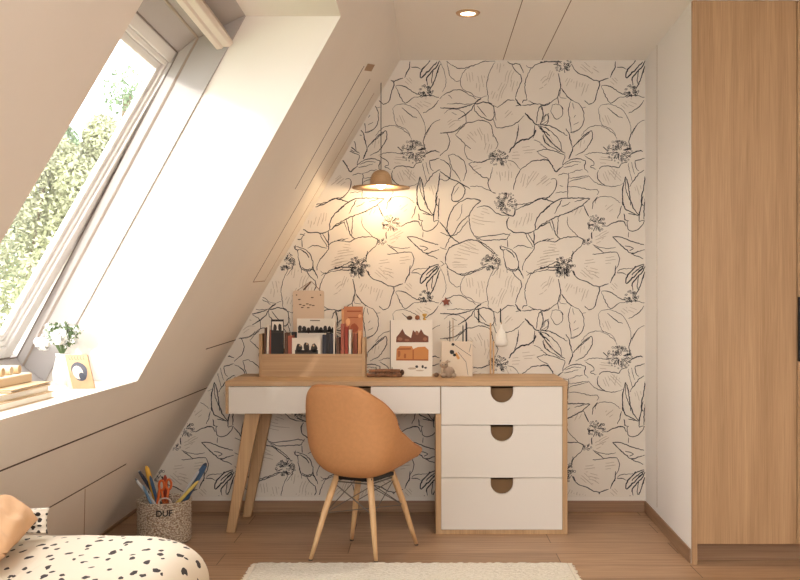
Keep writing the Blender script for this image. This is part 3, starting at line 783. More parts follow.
# ------------------------------------------------------------------ chair
TANF = mat('tan_upholstery', srgb(188, 132, 84), .7, noise_amt=.05, nscale=60, bump=.15, bscale=900)
ch = thing('desk_chair', 'tan moulded shell chair with pale wooden dowel legs at the desk', 'chair', (-.272, 4.33, 0), -math.radians(28))
prof = [(.215, .412, .170), (.19, .418, .19), (.12, .402, .210), (.03, .380, .222), (-.06, .366, .226), (-.135, .374, .226), (-.185, .415, .224), (-.212, .49, .220), (-.23, .58, .212), (-.247, .67, .192), (-.26, .74, .160), (-.264, .775, .125)]
edge = [(-.03, .028), (-.015, .040), (0, .075), (0, .13), (.015, .185), (.05, .20), (.08, .185), (.10, .14), (.10, .08), (.08, .03), (.05, -.005), (.03, -.014)]
rows = []
def lerp_list(lst, t):
    f = t * (len(lst) - 1); i = min(int(f), len(lst) - 2); u = f - i
    p0, p1, p2, p3 = lst[max(i - 1, 0)], lst[i], lst[i + 1], lst[min(i + 2, len(lst) - 1)]
    return [.5 * (2 * b + (c - a) * u + (2 * a - 5 * b + 4 * c - d) * u * u + (3 * b - a - 3 * c + d) * u ** 3) for a, b, c, d in zip(p0, p1, p2, p3)]
NV, NU = 36, 24
for i in range(NV + 1):
    v = i / NV; y, z, wd = lerp_list(prof, v); ey, ez = lerp_list(edge, v); row = []
    for j in range(NU + 1):
        u = -1 + 2 * j / NU; s_ = abs(u) ** 2.6; x = wd * math.sin(u * PI / 2 * .92) / math.sin(PI / 2 * .92)
        row.append(Vector((x, y + ey * s_, z + ez * s_)))
    rows.append(row)
m = MB(); m.grid(rows); o = m.build('seat_shell', TANF, ch, smooth=True, local=True)
so = o.modifiers.new('solid', 'SOLIDIFY'); so.thickness = .018; so.offset = 0
b = o.modifiers.new('bev', 'BEVEL'); b.width = .006; b.segments = 2; b.limit_method = 'ANGLE'; b.angle_limit = math.radians(60)
# piped edge
rim = [r[0] for r in rows] + rows[-1][1:-1] + [r[-1] for r in rows[::-1]] + rows[0][::-1][1:-1]
m = MB(); m.tube(rim + [rim[0]], .0095, 8); m.build('piping', mat('tan_piping', srgb(178, 118, 70), .7), ch, smooth=True, local=True)
feet = []
for wx_, wy_ in ((-.505, 4.19), (-.215, 4.165), (-.04, 4.455), (-.35, 4.54)):
    q_ = Matrix.Rotation(math.radians(28), 2) @ (Vector((wx_, wy_)) - Vector(ch.location[:2])); feet.append((q_.x, q_.y))
feet = feet; tops = [(-.085, -.10), (.085, -.10), (.085, .09), (-.085, .09)]
for (fx, fy_), (tx, ty) in zip(feet, tops):
    m = MB(); m.tube([(fx, fy_, 0.006), (fx * .8 + tx * .2, fy_ * .8 + ty * .2, .08), ((fx + tx) / 2, (fy_ + ty) / 2, .2), (tx, ty, .365)], [.0085, .0115, .0145, .0155], 12)
    lg = m.build('leg', LEGWOOD, ch, smooth=True, local=True)
    m = MB(); m.lathe([(0, 0), (.009, 0), (.009, .007), (0, .007)], (fx, fy_, 0), 12); m.build('foot_glide', mat('glide', srgb(90, 80, 70), .6), lg, local=True)
WIRE = mat('steel_wire', srgb(120, 110, 100), .4, .8)
m = MB()
pt = lambda i, z: Vector((feet[i][0] + (tops[i][0] - feet[i][0]) * z / .365, feet[i][1] + (tops[i][1] - feet[i][1]) * z / .365, z))
for a, b_ in ((0, 1), (1, 2), (2, 3), (3, 0)):
    m.tube([pt(a, .2), pt(b_, .325)], .0022, 6); m.tube([pt(b_, .2), pt(a, .325)], .0022, 6); m.tube([pt(a, .335), pt(b_, .335)], .0035, 6)
m.tube([pt(0, .2), pt(2, .2)], .0022, 6); m.tube([pt(1, .2), pt(3, .2)], .0022, 6)
m.build('wire_brace', WIRE, ch, local=True)
m = MB(); m.box(-.10, .10, -.11, .10, .345, .363); m.build('seat_mount', BLACKM, ch, local=True, bev=.003)

# ------------------------------------------------------------------ rug
def rug_mat():
    m_ = bpy.data.materials.new('woven_cream'); m_.use_nodes = True; nt = m_.node_tree; b_ = nt.nodes['Principled BSDF']; L = nt.links.new
    tc = nt.nodes.new('ShaderNodeTexCoord'); wv = nt.nodes.new('ShaderNodeTexWave'); wv.bands_direction = 'Y'; wv.inputs['Scale'].default_value = 26; wv.inputs['Distortion'].default_value = 3; wv.inputs['Detail Scale'].default_value = 6
    L(tc.outputs['Object'], wv.inputs['Vector']); r = nt.nodes.new('ShaderNodeValToRGB'); r.color_ramp.elements[0].color = srgb(212, 202, 184); r.color_ramp.elements[1].color = srgb(238, 231, 218)
    L(wv.outputs[0], r.inputs[0]); L(r.outputs[0], b_.inputs['Base Color']); b_.inputs['Roughness'].default_value = .95
    bp = nt.nodes.new('ShaderNodeBump'); bp.inputs['Strength'].default_value = .6; bp.inputs['Distance'].default_value = .004; L(wv.outputs[0], bp.inputs['Height']); L(bp.outputs[0], b_.inputs['Normal']); return m_
r = random.Random(2); rx0, rx1, ry0, ry1 = -.735, .625, 3.0, 4.135
rug = thing('rug', 'cream woven rug with ragged ends on the oak floor', 'rug', (-.05, 3.6, 0))
m = MB()
nx, ny = 120, 90; rows = []
for i in range(ny + 1):
    y = ry0 + (ry1 - ry0) * i / ny; row = []
    for j in range(nx + 1):
        x = rx0 + (rx1 - rx0) * j / nx
        ed = (j in (0, nx)) or (i in (0, ny))
        row.append(Vector((x + (r.uniform(-.004, .004) if ed else 0), y + (r.uniform(-.004, .004) if ed else 0), .0015 if ed else .0105 + r.uniform(-.0022, .0022))))
    rows.append(row)
m.grid(rows); m.build('weave', rug_mat(), rug)
m = MB()
for i in range(150):
    for x, s_ in ((rx0, -1), (rx1, 1)):
        y = ry0 + (ry1 - ry0) * (i + r.random()) / 150; q = r.uniform(.008, .022)
        m.tube([(x - s_ * .004, y, .004), (x + s_ * q * .5, y + r.uniform(-.003, .003), .0045), (x + s_ * q, y + r.uniform(-.006, .006), .0025)], .0018, 4)
m.build('fringe', mat('fringe_yarn', srgb(236, 226, 208), .95), rug)['kind'] = 'stuff'

# ------------------------------------------------------------------ pendant lamp
LP = P(381, 187, 4.985); cx, cy, cz = LP
pl = thing('pendant_lamp', 'small wooden dome pendant lamp with wide flat brim above the desk', 'lamp', LP)
m = MB(); zt_ = ZC - (XS0 - cx) / K
m.tube([(cx, cy, cz + .09), (cx, cy, zt_)], .0022, 6); m.build('cord', mat('cord_brown', srgb(60, 42, 30), .7), pl)
SHD = wood('lamp_wood', srgb(196, 160, 122), srgb(168, 132, 94), 'x', fine=40)
m = MB(); out = [(.0, .088), (.02, .087), (.038, .078), (.050, .060), (.056, .038), (.058, .016), (.070, .008), (.152, -.002), (.152, -.006), (.068, .002), (.053, .008), (.052, .036), (.046, .056), (.034, .073), (.018, .081), (0, .082)]
m.lathe(out, LP, 48); m.build('lamp_shade', SHD, pl, smooth=True)
m = MB(); m.ball((cx, cy, cz + .018), .028, sub=3); m.build('bulb', mat('bulb_glow', (1, .8, .55, 1), .4, emit=(1, .74, .42, 1), estr=28), pl, smooth=True)
m = MB(); m.lathe([(0, .046), (.014, .046), (.014, .084), (0, .084)], LP, 16); m.build('bulb_socket', BLACKM, pl)
# the lamp's own light (just below the bulb)
light('pendant_light', 'POINT', (cx, cy, cz - .03), 3.6, (1.0, .74, .45), shadow_soft_size=.03)

# downlights
def downlight(x, y, label, energy):
    t_ = thing('downlight', label, 'ceiling light', (x, y, ZC), 0, 'recessed ceiling downlights')
    mm = MB(); mm.lathe([(.034, -.001), (.036, -.007), (.052, -.005), (.056, 0), (.034, 0)], (x, y, ZC), 32); mm.build('trim_ring', mat('downlight_ring', srgb(206, 170, 132), .4, .3), t_, smooth=True)
    mm = MB(); mm.lathe([(0, -.002), (.034, -.002), (.034, -.0005), (0, -.0005)], (x, y, ZC), 32); mm.build('lens', mat('downlight_glow', (1, .9, .7, 1), .5, emit=(1, .85, .62, 1), estr=12), t_)
    light('downlight_beam', 'SPOT', (x, y, ZC - .012), energy, (1.0, .87, .70), (0, 0, -1), spot_size=math.radians(125), spot_blend=.9, shadow_soft_size=.03)
dl = P(468, 13, 4.31)
downlight(.195, 4.31, 'round recessed downlight in the ceiling above the desk', 26)
downlight(.9, 2.6, 'recessed downlight in the ceiling in front of the wardrobe', 40)
downlight(.9, .8, 'recessed downlight in the ceiling above the bed end of the room', 6)

# ------------------------------------------------------------------ things on the desk
DTOP = DT
YO = 4.92; SO = F / YO                       # organiser front
ox = lambda p, s_=SO: (p - VX) / s_
oz = lambda p, s_=SO: EYE - (p - VY) / s_
org = thing('desk_organiser', 'low oak desktop organiser box full of books and cards', 'organiser', (ox(312), YO + .07, DTOP))
m = MB(); m.box(ox(262), ox(362), YO, YO + .01, DTOP, oz(354)); m.build('front_panel', OAK_X, org, bev=.001)
m = MB(); m.box(ox(259), ox(262), YO - .002, YO + .15, DTOP, oz(334)); m.build('side_panel', OAK_Z, org, bev=.001)
m = MB(); m.box(ox(362), ox(365), YO - .002, YO + .15, DTOP, oz(338)); m.build('side_panel', OAK_Z, org, bev=.001)
m = MB(); m.box(ox(262), ox(362), YO + .01, YO + .15, DTOP, DTOP + .008); m.build('bottom_panel', OAK_X, org)
m = MB(); m.box(ox(262), ox(362), YO + .142, YO + .15, DTOP + .008, oz(350)); m.build('back_panel', OAK_X, org)
BZ = DTOP + .0085
def C(name, rgb, rough=.6, **k): return mat(name, srgb(*rgb), rough, **k)
CREAM = C('paper_cream', (226, 206, 180)); DARKC = C('cover_black', (36, 32, 32)); BROWNC = C('cover_brown', (104, 70, 52)); ROSE = C('cover_rose', (168, 92, 72)); NAVY = C('cover_navy', (44, 44, 56))
WHITEC = C('card_white', (236, 226, 212)); ORNG = C('card_orange', (196, 126, 84)); PEACH = C('card_peach', (228, 170, 120)); TAN = C('card_tan', (190, 160, 130))
def book(px0, px1, ytop, y0, dep, cover, label, tilt=0, name='book', group='books in the desk organiser', cat='book', edge_=None):
    x0, x1 = ox(px0), ox(px1); h = oz(ytop) - BZ; tz = .0006 + abs(math.sin(tilt)) * (x1 - x0) / 2
    t_ = thing(name, label, cat, ((x0 + x1) / 2, y0, BZ), 0, group)
    Mt = Matrix.Translation(((x0 + x1) / 2, 0, BZ + tz)) @ Matrix.Rotation(tilt, 4, 'Y') @ Matrix.Translation((-(x0 + x1) / 2, 0, -BZ))
    wd = x1 - x0; c = min(.0022, wd * .2)
    mm = MB(); mm.box(x0, x0 + c, y0, y0 + dep, BZ, BZ + h, Mt); mm.box(x1 - c, x1, y0, y0 + dep, BZ, BZ + h, Mt); mm.box(x0 + c, x1 - c, y0, y0 + c, BZ, BZ + h, Mt); mm.build('cover', cover, t_)
    mm = MB(); mm.box(x0 + c, x1 - c, y0 + c, y0 + dep - .002, BZ + .001, BZ + h - .002, Mt); mm.build('pages', CREAM, t_)
    return t_
book(262.5, 264.2, 328, YO + .02, .10, BROWNC, 'thin brown book at the left end of the organiser, leaning', .03)
book(265.2, 267.2, 326, YO + .02, .10, WHITEC, 'thin white book leaning second from the left end of the organiser', .03)
book(268, 269.8, 330, YO + .02, .10, ROSE, 'thin rose book leaning against the dark picture magazine', .03)
book(284, 287, 333, YO + .02, .10, BROWNC, 'brown spine just right of the dark picture magazine')
book(287.4, 291.4, 336, YO + .02, .10, ROSE, 'muted rose spine left of the small family photo card')
book(322, 325.5, 335, YO + .02, .10, NAVY, 'navy spine right of the small family photo card')
book(325.8, 329.5, 333, YO + .02, .10, DARKC, 'black spine in the right half of the organiser')
book(329.8, 332.6, 334, YO + .02, .10, NAVY, 'slim navy spine beside the pale one')
book(333, 334.4, 322, YO + .02, .10, WHITEC, 'very thin tall pale spine in the right half of the organiser')
book(336, 339, 338, YO + .02, .10, BROWNC, 'short brown spine left of the red booklets')
# flat cards
def card(px0, px1, py0, py1, y, label, col, name='card', cat='card', thick=.003, zbase=None, group=None, lean=0):
    s_ = F / y; x0, x1 = ox(px0, s_), ox(px1, s_); z0 = oz(py1, s_) if zbase is None else zbase; z1 = oz(py0, s_)
    t_ = thing(name, label, cat, ((x0 + x1) / 2, y, z0), 0, group)
    mm = MB(); mm.box(x0, x1, y, y + thick, z0, z1); mm.build('sheet', col, t_, bev=.0006)
    return t_, s_
def mark(t_, y, s_, polys, col, name='print', dy=.0006):
    """adds a printed motif to the sheet's own mesh, in its own material"""
    sheet = next(q for q in bpy.data.objects if q.parent == t_); me = sheet.data; names = [q.name for q in me.materials]
    if col.name not in names: me.materials.append(col); names.append(col.name)
    mm = MB(); mm.mi = names.index(col.name)
    for poly in polys:
        A = [Vector((ox(a, s_), y, oz(b, s_))) - Vector(t_.location) for a, b in poly]; mm.loft(A, [p - Vector((0, dy, 0)) for p in A])
    bmesh.ops.recalc_face_normals(mm.bm, faces=mm.bm.faces[:]); mm.bm.from_mesh(me); mm.bm.to_mesh(me); mm.bm.free()
def blob(cx_, cy_, rx, ry, n=9, seed=0, j=.25):
    r_ = random.Random(seed); return [(cx_ + rx * math.cos(2 * PI * k / n) * (1 - j * r_.random()), cy_ + ry * math.sin(2 * PI * k / n) * (1 - j * r_.random())) for k in range(n)]
PHOTOD = C('print_dark', (52, 44, 40)); GREYP = C('print_grey', (120, 108, 98))
t_, s_ = card(271, 283.6, 319.5, 353, YO + .018, 'black magazine with a small portrait picture, left part of organiser', DARKC, 'magazine', 'magazine', .006, BZ)
mark(t_, YO + .018, s_, [[(272, 333), (283, 333), (283, 321.5), (272, 321.5)]], WHITEC)
mark(t_, YO + .0172, s_, [blob(275, 328, 2, 4.6, seed=1), blob(280, 327.5, 2.2, 4.8, seed=2), [(272, 333), (283, 333), (283, 330.6), (272, 330)]], PHOTOD, 'portrait')
# backing dark board behind the family card
t_, s_ = card(291.5, 335.6, 332, 353, YO + .125, 'dark folder standing behind the photo cards in the organiser', DARKC, 'folder', 'folder', .012, BZ)
# wide group photo
t_, s_ = card(297, 336.5, 318.5, 340, YO + .105, 'wide black and white group photo standing at the back of the organiser', WHITEC, 'photo_print', 'photo', .003, BZ)
mark(t_, YO + .105, s_, [blob(300 + 4.2 * k, 328.5 + (k % 3) * .8, 2.4, 3.6, seed=k + 20) for k in range(9)] + [[(298, 333), (335.5, 333), (335.5, 329.5), (298, 330.5)]], PHOTOD, 'picture')
mark(t_, YO + .1045, s_, [[(310, 321), (320, 321), (320, 320), (310, 320)]], GREYP, 'caption')
# family card
t_, s_ = card(292, 320.5, 338, 360, YO + .012, 'small cream card with three dark figures standing at the organiser front', WHITEC, 'photo_print', 'photo', .003, BZ)
mark(t_, YO + .012, s_, [blob(299, 348, 3.6, 5, seed=1), blob(306.5, 346.8, 3.6, 5.6, seed=2), blob(314, 348, 3.8, 5, seed=3), [(295, 354), (318, 354), (318, 350), (295, 350)]], PHOTOD, 'picture')
mark(t_, YO + .0115, s_, [blob(300, 345.5, 1.1, 1.3, seed=4), blob(307, 344, 1.1, 1.3, seed=5), blob(313.5, 345.5, 1.1, 1.3, seed=6)], TAN, 'faces')
# right cards
t_, s_ = card(344, 362.8, 306.5, 352, YO + .11, 'tall orange printed card at the right end of the organiser', ORNG, 'card', 'card', .004, BZ)
mark(t_, YO + .11, s_, [[(347, 312), (361, 312), (361, 310.6), (347, 310.6)], [(348, 318), (358, 318), (358, 317), (348, 317)], blob(354, 328, 5, 5, seed=3), blob(358, 340, 3, 4, seed=8)], C('print_rust', (160, 78, 42)), 'print')
mark(t_, YO + .1095, s_, [blob(348, 322, 2.6, 4, seed=9), blob(360, 316, 2, 2, seed=10), blob(350, 336, 2.4, 5, seed=11)], PEACH, 'print')
t_, s_ = card(341.5, 349, 309, 352, YO + .118, 'pale peach card behind the left edge of the tall orange card', PEACH, 'card', 'card', .003, BZ)
book(340.4, 344, 324, YO + .02, .08, ROSE, 'rose booklet in front of the tall orange card')
book(344.6, 347.6, 327, YO + .02, .08, C('cover_red', (164, 62, 44)), 'red booklet in front of the tall orange card')
book(348.4, 350.8, 330, YO + .02, .08, WHITEC, 'thin pale booklet standing beside the red booklet')
book(353.4, 357, 334, YO + .02, .08, C('cover_redbrown', (146, 74, 50)), 'red-brown booklet near the right end of the organiser')
book(357.8, 361, 331, YO + .02, .08, PEACH, 'peach booklet at the right end of the organiser')
# hanging notice board
HB = C('board_blush', (218, 192, 166))
s2 = F / (YB - .012); yb = YB - .012
x0, x1, z0, z1 = ox(293, s2), ox(324, s2), oz(345, s2), oz(290.5, s2)
hb = thing('hanging_board', 'blush pinboard hung by a cord on the wall above the organiser', 'board', ((x0 + x1) / 2, yb, z0))
rr = .012; poly = []
for cx_, cz_, a0 in ((x1 - rr, z1 - rr, 0), (x0 + rr, z1 - rr, 90), (x0 + rr, z0 + rr, 180), (x1 - rr, z0 + rr, 270)):
    for k in range(5): a = math.radians(a0 + k * 22.5); poly.append((cx_ + rr * math.cos(a), cz_ + rr * math.sin(a)))
m = MB(); m.prism(poly, Vector((0, yb, 0)), Vector((1, 0, 0)), Vector((0, 0, 1)), Vector((0, 1, 0)), .008); m.build('panel', HB, hb, bev=.001)
mark(hb, yb, s2, [[(299 + a, 305 + b), (301.5 + a, 305 + b), (301.5 + a, 304 + b), (299 + a, 304 + b)] for a, b in ((0, 0), (3.6, 1), (7, -.6), (10, .4), (13, 1), (2, 3), (8, 3.2), (-1, -5), (12, -7))] + [blob(296.5, 295, .8, .8, seed=1), blob(320.5, 295, .8, .8, seed=2)], C('print_ink', (90, 62, 46)), 'writing')
m = MB(); pk = Vector((ox(311, s2), yb + .004, oz(281, s2))); m.tube([(ox(297, s2), yb + .004, z1 - .001), pk, (ox(320.5, s2), yb + .004, z1 - .001)], .0016, 6); m.build('cord', C('cord_tan', (130, 92, 62)), hb)
m = MB(); m.tube([(ox(303.5, s2), yb - .003, oz(290, s2)), (ox(311, s2), yb - .003, oz(282, s2))], .004, 6); m.build('peg', C('peg_brown', (96, 66, 44)), hb)
# leather roll bundle
yr = YO - .03; sr = F / yr
rl = thing('firewood_bundle', 'small bundle of brown sticks lying between organiser and picture board', 'bundle', (ox(386, sr), yr, DTOP))
for k, (a, b, rr, zz_) in enumerate(((367, 401, .011, .0115), (369, 400, .010, .0325), (368, 402, .010, .0105), (372, 399, .009, .0295))):
    yy = yr + (.023 if k in (2, 3) else 0); m = MB(); m.tube([(ox(a, sr), yy, DTOP + zz_), (ox((a + b) / 2, sr), yy, DTOP + zz_ + .001), (ox(b, sr), yy, DTOP + zz_)], [rr * .9, rr, rr * .95], 9)
    m.build('stick', mat('bark_brown', srgb(128, 88, 62), .8, noise_amt=.4, nscale=60), rl)
for p in (376, 392):
    m = MB(); x = ox(p, sr); pts = [(x, yr + .011 + .0255 * math.cos(a), DTOP + .0265 + .0255 * math.sin(a)) for a in [k * PI / 10 for k in range(21)]]; m.tube(pts, .0015, 5); m.build('string', C('string_dark', (60, 40, 30)), rl)
# dark end knob
m = MB(); m.ball((ox(402, sr), yr + .01, DTOP + .024), .016, (.7, 1, 1.05), 2, .2); m.build('end_cap', mat('burnt_end', srgb(72, 50, 38), .8), rl, smooth=True)
# picture board
yp = YO + .03; sp = F / yp
t_, s_ = card(389.8, 432.4, 320, 376, yp, 'white picture board with brown and orange bread pictures on the desk', WHITEC, 'picture_board', 'picture', .012, DTOP)
B1 = C('bread_dark', (116, 66, 44)); B2 = C('bread_gold', (200, 132, 70)); B3 = C('bread_crust', (164, 92, 46))
mark(t_, yp, s_, [[(396, 342.3), (428.5, 342.3), (428.5, 336.5), (424, 334), (421, 329), (418, 335), (413, 330), (411, 338), (405, 334), (402.5, 328.8), (399, 334), (396.4, 337)]], B1, 'upper_picture')
mark(t_, yp - .0006, s_, [blob(400, 339, 2.8, 2, seed=1), blob(407, 340, 3, 1.6, seed=2), blob(425, 339, 2.6, 2, seed=3), blob(417, 333, 2, 2.6, seed=4)], C('bread_mid', (150, 98, 70)), 'upper_picture')
mark(t_, yp, s_, [[(396, 360.5), (428.4, 360.8), (428.6, 350), (425, 346.6), (418, 347), (413, 349), (412, 346.2), (400, 346), (396.6, 349)]], B2, 'lower_picture')
mark(t_, yp - .0006, s_, [[(397.5, 350), (411, 349.6), (411, 348), (398, 348.2)], blob(399, 354, 1.6, 4, seed=5), blob(405, 356, 1.4, 3, seed=6), [(412.6, 360), (413.8, 360), (413.8, 350), (412.6, 350)], [(397, 360.4), (428, 360.4), (428, 359.2), (397, 359.2)]], B3, 'lower_picture')
mark(t_, yp, s_, [blob(416.8, 366.6, 1.6, 1.6, seed=7), blob(422.6, 366.6, 1.3, 1.8, seed=8), blob(425.6, 367.8, 1.6, 1.1, seed=9)], PHOTOD, 'small_picture')
mark(t_, yp, s_, [blob(412, 368.5, 5, 1.3, seed=10), blob(420, 370.6, 5, .8, seed=11)], C('print_beige', (196, 176, 154)), 'small_picture')
mark(t_, yp, s_, [[(389.9, 375.4), (390.8, 375.4), (390.8, 320.4), (389.9, 320.4)]], GREYP, 'edge_line')
zt_ = oz(320, sp)
for px_, r_, col, lb in ((409.6, .0125, C('ball_umber', (92, 60, 40)), 'dark brown nut resting on top of the picture board, leftmost'), (417.4, .013, C('ball_rust', (140, 82, 50)), 'round rust-brown nut resting on top of the picture board, middle')):
    m = MB(); m.ball((ox(px_, sp), yp + .006, zt_ + r_ * .93), r_, (1.25 if px_ < 412 else 1, .8, 1), 2, .15); o = m.build('nut', col, base=(ox(px_, sp), yp + .006, zt_), smooth=True); tag(o, lb, 'nut', 'nuts on the picture board')
m = MB(); c0 = (ox(424.6, sp), yp + .006, zt_)
m.lathe([(0, 0), (.009, 0), (.009, .003), (.004, .008), (.004, .014), (.011, .024), (.012, .032), (.009, .033), (.006, .022), (0, .018)], c0, 14); o = m.build('goblet', C('brass_yellow', (206, 160, 62), .35), base=c0, smooth=True); tag(o, 'tiny yellow brass goblet standing on the right of the picture board top', 'goblet')
# star on the wall
m = MB(); sc_ = Vector((ox(446, SB), YB - .014, oz(301.8, SB))); poly = []
for k in range(10): a = PI / 2 + k * PI / 5 + .1; q = (.026 if k % 2 == 0 else .013); poly.append((q * math.cos(a), q * math.sin(a)))
m.prism(poly, sc_, Vector((1, 0, 0)), Vector((0, 0, 1)), Vector((0, 1, 0)), .012); o = m.build('star', C('star_rust', (132, 66, 46)), base=sc_, bev=.002); tag(o, 'small rust-red star fixed to the floral wallpaper', 'star')
# pen box
yq = YO + .04; sq = F / yq; x0, x1 = ox(441.5, sq), ox(472.5, sq); zq = oz(341.5, sq)
pb = thing('pen_box', 'pale marbled box holding four pens beside the picture board', 'pen holder', ((x0 + x1) / 2, yq + .04, DTOP))
BOXM = C('pen_box_cream', (224, 206, 184))
m = MB(); m.box(x0, x1, yq, yq + .004, DTOP, zq); m.box(x0, x1, yq + .076, yq + .08, DTOP, zq); m.box(x0, x0 + .004, yq + .004, yq + .076, DTOP, zq); m.box(x1 - .004, x1, yq + .004, yq + .076, DTOP, zq); m.box(x0 + .004, x1 - .004, yq + .004, yq + .076, DTOP, DTOP + .004)
m.build('box_body', BOXM, pb)
def thin(a, b, w_=.5):
    dx_, dy_ = b[0] - a[0], b[1] - a[1]; L = math.hypot(dx_, dy_); nx_, ny_ = -dy_ / L * w_ / 2, dx_ / L * w_ / 2
    return [(a[0] + nx_, a[1] + ny_), (b[0] + nx_, b[1] + ny_), (b[0] - nx_, b[1] - ny_), (a[0] - nx_, a[1] - ny_)]
mark(pb, yq, sq, [thin((455, 345), (462, 350), .5), thin((462, 350), (471, 356), .45), thin((458, 352), (466, 362), .45), thin((466, 362), (468, 375), .4), thin((471, 344), (469, 352), .4)], MIDINK, 'marbling')
mark(pb, yq, sq, [blob(453, 344.4, 1.8, 1.7, seed=1), blob(452, 352, 2.8, 2.6, seed=2), blob(454.5, 355, 2, 1.6, seed=3)], DARKC, 'spots')
mark(pb, yq, sq, [thin((455.5, 353), (459, 359), 2.6)], C('spot_apricot', (222, 160, 96)), 'spots')
for px_, yt, col, lb, rr in ((450, 320.5, BLACKM, 'thin dark pen in the pale box, leftmost of four', .0022), (453.2, 319, TAN, 'tan pencil in the pale box, second from left', .0024), (463.2, 325, BLACKM, 'short black pen in the pale box, third from left', .003), (466.6, 322, NAVY, 'thick black marker in the pale box, rightmost of four', .0045)):
    x = ox(px_, sq); m = MB(); m.tube([(x, yq + .03, DTOP + .006), (x, yq + .03, oz(yt + 2, sq)), (x, yq + .03, oz(yt, sq))], [rr, rr, rr * .35], 8); o = m.build('pen', col, base=(x, yq + .03, DTOP + .006)); tag(o, lb, 'pen', 'pens in the pale box')
# rabbit figurine
yg = YO - .045; sg = F / yg; gx = ox(448, sg)
STONE = mat('grey_stone', srgb(168, 146, 126), .7, noise_amt=.2, nscale=40)
fg = thing('animal_figurine', 'small grey stone animal figurine in front of the pale pen box', 'figurine', (gx, yg, DTOP))
m = MB(); m.ball((gx + .004, yg, DTOP + .029), .029, (1.05, .8, 1), 3, .08); m.ball((gx - .02, yg - .005, DTOP + .064), .019, (1.15, .85, .9), 3, .05); m.tube([(gx - .012, yg, DTOP + .074), (gx - .002, yg, DTOP + .084), (gx + .012, yg, DTOP + .082)], [.007, .0075, .003], 8)
m.ball((gx - .024, yg - .01, DTOP + .014), .0145, (1.3, 1, .95), 2); m.ball((gx + .03, yg - .004, DTOP + .013), .0135, (1, 1, .95), 2)
m.build('body', STONE, fg, smooth=True)
m = MB(); m.ball((gx - .03, yg - .02, DTOP + .068), .003, sub=1); m.ball((gx - .012, yg - .021, DTOP + .068), .003, sub=1); m.build('eyes', DARKC, fg)
m = MB(); m.ball((ox(436.5, sg), yg + .02, DTOP + .0125), .013, (1, .9, .95), 2, .2); o = m.build('pebble', mat('pebble_brown', srgb(120, 92, 70), .7), base=(ox(436.5, sg), yg + .02, DTOP), smooth=True); tag(o, 'brown pebble left of the grey animal figurine', 'pebble')
# stick ruler
yk = YB - .03; sk = F / yk
for px_, yt, ww, lb in ((490.6, 323, .009, 'thin pale wooden slat leaning upright at the wall, left of two'), (493.6, 341, .009, 'shorter pale wooden slat upright at the wall, right of two')):
    x = ox(px_, sk); m = MB(); m.box(x - ww / 2, x + ww / 2, yk, yk + .006, DTOP, oz(yt, sk)); o = m.build('wooden_stick', LEGWOOD, base=(x, yk, DTOP), bev=.001); tag(o, lb, 'slat', 'slats against the wall')
# hooks and hanging bag
for px_, lb in ((478.6, 'small black wall hook left of the hanging white pouch'), (500.4, 'small black wall hook carrying the white pouch')):
    x = ox(px_, SB); m = MB(); m.tube([(x, YB - .006, oz(308.5, SB)), (x, YB - .008, oz(320, SB)), (x, YB - .016, oz(322, SB)), (x, YB - .026, oz(320.5, SB))], .0032, 8); m.tube([(x, YB - .002, oz(312, SB)), (x, YB - .008, oz(312, SB))], .003, 8)
    o = m.build('wall_hook', BLACKM, base=(x, YB, oz(312, SB))); tag(o, lb, 'hook', 'wall hooks above the desk')
x = ox(501, SB); zt2 = oz(322, SB)
pc = thing('cloth_pouch', 'white pear-shaped cloth pouch hanging on a black wall hook', 'pouch', (x, YB - .02, zt2))
m = MB(); m.lathe([(.0, .0), (.004, -.002), (.008, -.03), (.022, -.055), (.034, -.085), (.036, -.105), (.028, -.122), (.010, -.130), (0, -.131)], (0, 0, 0), 24)
for v in m.bm.verts: v.co = Vector((v.co.x * (1 + .12 * math.sin(v.co.z * 90)) + x, v.co.y * .42 + YB - .02, v.co.z + zt2 - .004))
m.build('bag', mat('white_cloth', srgb(240, 234, 224), .8), pc, smooth=True)
m = MB(); m.tube([(x, YB - .02, zt2 + .0), (x, YB - .02, zt2 - .012)], .003, 6); m.build('drawstring', C('string_tan', (190, 150, 110)), pc)

# ------------------------------------------------------------------ basket of pens
bx, by = (164.3 - VX) * 4.54 / F, 4.54
BR, BH = .126, .196
def basket_mat():
    m_ = bpy.data.materials.new('woven_rope'); m_.use_nodes = True; nt = m_.node_tree; b_ = nt.nodes['Principled BSDF']; L = nt.links.new
    tc = nt.nodes.new('ShaderNodeTexCoord'); mp = nt.nodes.new('ShaderNodeMapping'); mp.inputs['Scale'].default_value = (1, 1, 1.7); L(tc.outputs['Object'], mp.inputs[0])
    vo = nt.nodes.new('ShaderNodeTexVoronoi'); vo.inputs['Scale'].default_value = 105; L(mp.outputs[0], vo.inputs['Vector'])
    r_ = nt.nodes.new('ShaderNodeValToRGB'); r_.color_ramp.elements[0].position = .15; r_.color_ramp.elements[1].position = .75; r_.color_ramp.elements[0].color = srgb(238, 226, 208); r_.color_ramp.elements[1].color = srgb(160, 136, 114)
    L(vo.outputs['Distance'], r_.inputs[0]); L(r_.outputs[0], b_.inputs['Base Color']); b_.inputs['Roughness'].default_value = .9
    bp = nt.nodes.new('ShaderNodeBump'); bp.invert = True; bp.inputs['Distance'].default_value = .006; L(vo.outputs['Distance'], bp.inputs['Height']); L(bp.outputs[0], b_.inputs['Normal']); return m_
BM = basket_mat()
bk = thing('woven_basket', 'round woven rope basket with short black lettering by the sloping wall', 'basket', (bx, by, 0))
pr = [(0, 0), (BR - .012, 0), (BR - .003, .004)]
for k in range(1, 20): pr.append((BR - .002 + .003 * (k % 2), .004 + (BH - .01) * k / 20))
